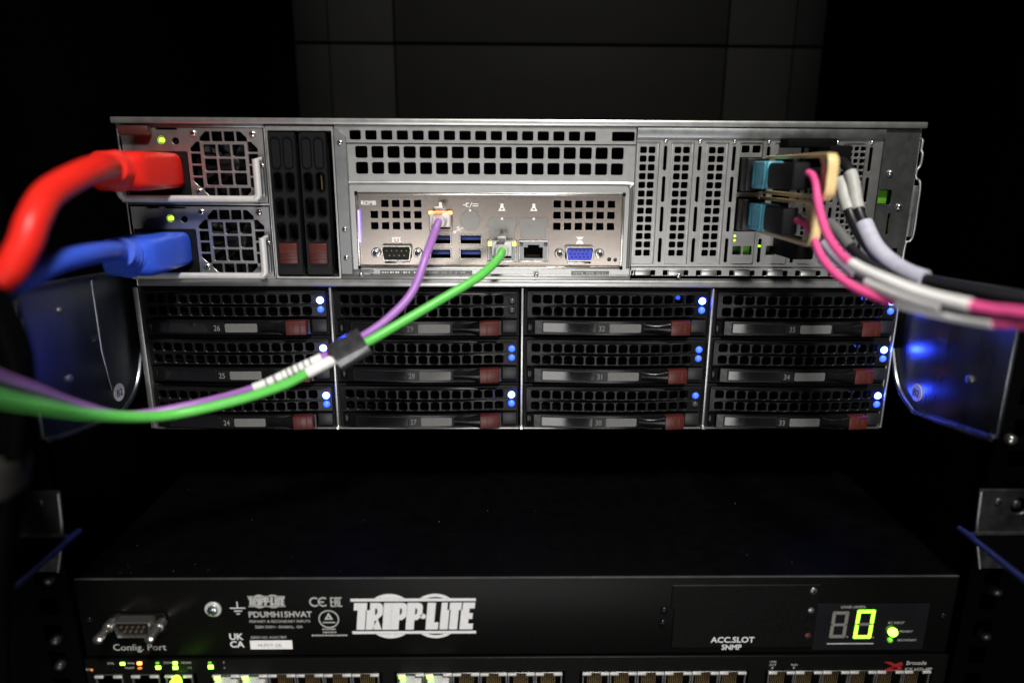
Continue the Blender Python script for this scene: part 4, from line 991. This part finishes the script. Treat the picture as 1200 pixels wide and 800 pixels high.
# ================================================================== FIBRE CABLES AND TRANSCEIVERS
def fibre(zc, path, i0, i1, label, yend, tx):
    x = 126.0
    t = root('fibre_cable', (x, 0, zc), label, 'fibre cable', 'pink fibre cables with tan pull tabs')
    MB().box(x-5.7, x+5.5, -11, 8, zc-8.6, zc+8.6).build('transceiver', 'black', t, .4)
    for zz in (-5, 5.4): MB().box(x-3.2, x-2.0, -11.2, -10.9, zc+zz-.5, zc+zz+.5).build('rivet', 'bright', t)
    MB().box(x-3.4, x+5.6, -33, -11.3, zc-6.8, zc+7.0).build('collar', 'aqua', t, 1.2)
    k = MB()
    for zz in (-6, 6): k.box(x-3.8, x-3.1, -30, -15, zc+zz-.8, zc+zz+.8)
    for y in (-30, -25, -20, -15): k.box(x-3.7, x-3.3, y-.6, y+.6, zc-5.6, zc+5.8)
    k.build('collar_rib', 'aqua', t, .2)
    MB().box(x-3.0, x+5.2, yend, -33.1, zc-6.4, zc+6.4).build('connector_body', 'black_soft', t, 1.4)
    # tan pull tab: two arms that join in a broad loop in front
    ye = yend-15
    arm = [(-4, zc+9.0), (-40, zc+9.2), (ye+6, zc+9.4), (ye+1.5, zc+8.4), (ye, zc+5.5), (ye, zc), (ye, zc-5.5), (ye+1.5, zc-8.4), (ye+6, zc-9.4), (-40, zc-9.2), (-4, zc-9.0)]
    P = catmull([(x+tx, y, z) for y, z in arm], 5); rings = []
    for i, p in enumerate(P):
        a = P[max(0, i-1)]; c = P[min(len(P)-1, i+1)]; tt = (c-a).normalized(); nn = Vector((0, tt.z, -tt.y))
        q = 1-abs(2*i/(len(P)-1)-1); w = 1.5 + .8*max(0, min(1, (q-.25)*3))
        rings.append([tuple(p + Vector((w*ca, 0, 0)) + nn*.95*sa) for ca, sa in ((-1, -.7), (-.8, -1), (.8, -1), (1, -.7), (1, .7), (.8, 1), (-.8, 1), (-1, .7))])
    MB().loft(rings).build('pull_tab', 'tan', t)
    n = MB().prism([(0, 0)]*0, 0, 0) if False else None
    wb = MB(); wp = [(yend-2, zc+8.6), (ye+3, zc+8.2), (ye+3, zc-8.2), (yend-2, zc-8.6), (yend-5, zc-5.5), (yend-6, zc), (yend-5, zc+5.5)]; m_ = len(wp)
    wb._new([(x+tx-.6, y, z) for y, z in wp]+[(x+tx+.8, y, z) for y, z in wp], [tuple(range(m_)), tuple(reversed(range(m_, 2*m_)))]+[(i, i+m_, (i+1) % m_+m_, (i+1) % m_) for i in range(m_)])
    wb.build('tab_web', 'tan', t, .3)
    P = catmull(path, 10)
    MB().tube(P, lambda q: 1.7+.2*min(1, q*3), 14).build('cord', 'pink', t)
    lw = MB().tube(P[i0:i1], 2.35, 14).build('label_wrap', 'white', t)
    return t
PKA = [(127.5, -50, -26.6), (130.2, -63.0, -26.2), (131.0, -70.0, -29.8), (130.0, -78.0, -39.9), (129.3, -90.0, -50.9), (130.4, -102.0, -58.6), (132.7, -112.0, -62.6), (137.3, -128.0, -65.9), (144.1, -142.0, -68.7), (150.6, -154.0, -69.8), (155.6, -162.0, -70.2), (161.0, -172.0, -69.6), (190, -230, -68)]
PKB = [(128.5, -46, -49), (131.0, -60.0, -48.6), (132.5, -68.0, -52.9), (133.4, -78.0, -62.0), (135.3, -88.0, -68.3), (140.1, -98.0, -73.4), (145.5, -108.0, -76.0), (152.5, -122.0, -77.5), (160.7, -136.0, -78.2), (166.9, -150.0, -77.4), (172.9, -160.0, -76.3), (200, -210, -76)]
fibre(-27.8, PKA, 58, 93, 'upper pink fibre cable with aqua collar, its tan tab nearest the top', -64, 8.0)
fibre(-49.2, PKB, 66, 90, 'lower pink fibre cable with aqua collar, its tan tab below the other', -57, 6.6)

# black cables from the two right-hand slots, with pale label wraps
def black_cable(x, zc, path, wraps, label, r=2.6, body=True):
    t = root('black_cable', path[0], label, 'network cable', 'black cables with pale labels at the right')
    P = catmull(path, 10); MB().tube(P, r, 16).build('cord', 'black_jacket', t)
    if body:
        MB().box(x-6.0, x+6.0, -25, 6, zc-5.4, zc+5.4).build('plug', 'void', t, 1.0)
    for a, b_, m, rr_ in wraps: MB().tube(P[a:b_], r+rr_, 16).build('label_wrap', m, t)
    return t
BA = [(160.5, -20, -20), (161.5, -32, -21.5), (162.5, -40.0, -28.0), (163.8, -46.0, -41.5), (165.2, -52.0, -50.1), (167.2, -62.0, -60.6), (171.4, -74.0, -67.9), (175.4, -88.0, -71.2), (184.2, -104.0, -72.6), (196.5, -122.0, -73.6), (235, -165.0, -74)]
BB = [(156, -16, -28), (157.5, -28, -28), (159.0, -36.0, -30.8), (160.0, -42.0, -39.6), (161.6, -48.0, -48.8), (164.2, -58.0, -59.0), (169.7, -70.0, -68.4), (176.4, -84.0, -74.2), (187.6, -100.0, -76.6), (200.3, -118.0, -78.2), (236, -162.0, -80)]
GC = [(150, -24, -49), (151, -34, -49), (152.2, -44.0, -50.6), (154.6, -52.0, -55.5), (158.1, -62.0, -63.1), (164.7, -76.0, -70.8), (176.4, -94.0, -76.3), (202.3, -116.0, -80.7), (240, -150, -84)]
black_cable(163, -18, BA, ((18, 33, 'grey_wrap', .5), (40, 72, 'lilac', 1.6)), 'upper black network cable with white wrap then a long lilac wrap')
black_cable(155, -29, BB, ((19, 36, 'grey_wrap', .7),), 'black network cable with a short thick white wrap, left of the other wrap')
black_cable(149, -66, GC, ((20, 38, 'grey_label', .6),), 'lower black network cable with a slanting grey wrap behind the pink cables', 2.3)
GD = [(146, -26, -48), (144.7, -40.0, -51.2), (143.3, -56.0, -57.2), (141.7, -72.0, -61.9), (143.2, -92.0, -68.4), (145.0, -102.0, -70.9), (149.6, -120.0, -73.4), (155.5, -138.0, -74.6), (160.4, -156.0, -73.6), (168, -190.0, -70)]
black_cable(146, -60, GD, ((24, 42, 'lilac', .5), (49, 70, 'white', .6)), 'black cable between the two pink ones, with lilac and white wraps', 1.9, False)
# black cap plugged above the transceivers
tag(MB().box(141, 168, -10, 3, -13.4, -8.6).build('dust_cover', 'void', None, 1.0, org=(150, 0, -10)), 'flat black cover over the slots above the tan pull tab', 'cover')

# ================================================================== BLACK CABLE BUNDLE AT THE LEFT
offs = ((0, 0), (-6, 5), (-7, 11), (-13, 2), (-18, 7), (-3, 8))
names = ('nearest the red cable', 'second from the red cable', 'in the middle of the bundle', 'fourth of the bundle', 'outermost at the frame edge', 'standing a little in front of the bundle')
for i, (dx, dy) in enumerate(offs):
    dx -= 4; pts = [(-156+dx, -172+dy, 60), (-160.2+dx, -171+dy, -13.8), (-168.5+dx, -166+dy, -52.8), (-176.5+dx, -161+dy, -88.3), (-185.6+dx, -158+dy, -126.9), (-189+dx, -158+dy, -140.3), (-200+dx, -160+dy, -185), (-212+dx, -162+dy, -260)]
    P = catmull([(x+random.uniform(-.8, .8)+(4 if z < -60 else -8), y, z) for x, y, z in pts], 6)
    o = MB().tube(P, 3.4, 12).build('black_cable', 'post', None, org=pts[0])
    tag(o, 'loose black cable hanging at the left edge of the photo', 'cable', 'black cables hanging at the left edge')
b = MB(); rings = []
for f in range(5):
    c = Vector((-190.5, -158.5, -126)).lerp(Vector((-193.5, -158.5, -138)), f/4)
    rings.append([(c.x-6+px, c.y+pz, c.z) for px, pz in rr(0, 0, 30, 22, 8, 4)])
tag(b.loft(rings).build('cable_strap', 'velcro', None, org=(-191, -158, -132)), 'grey fabric strap round the hanging black cables at the left edge', 'cable strap')
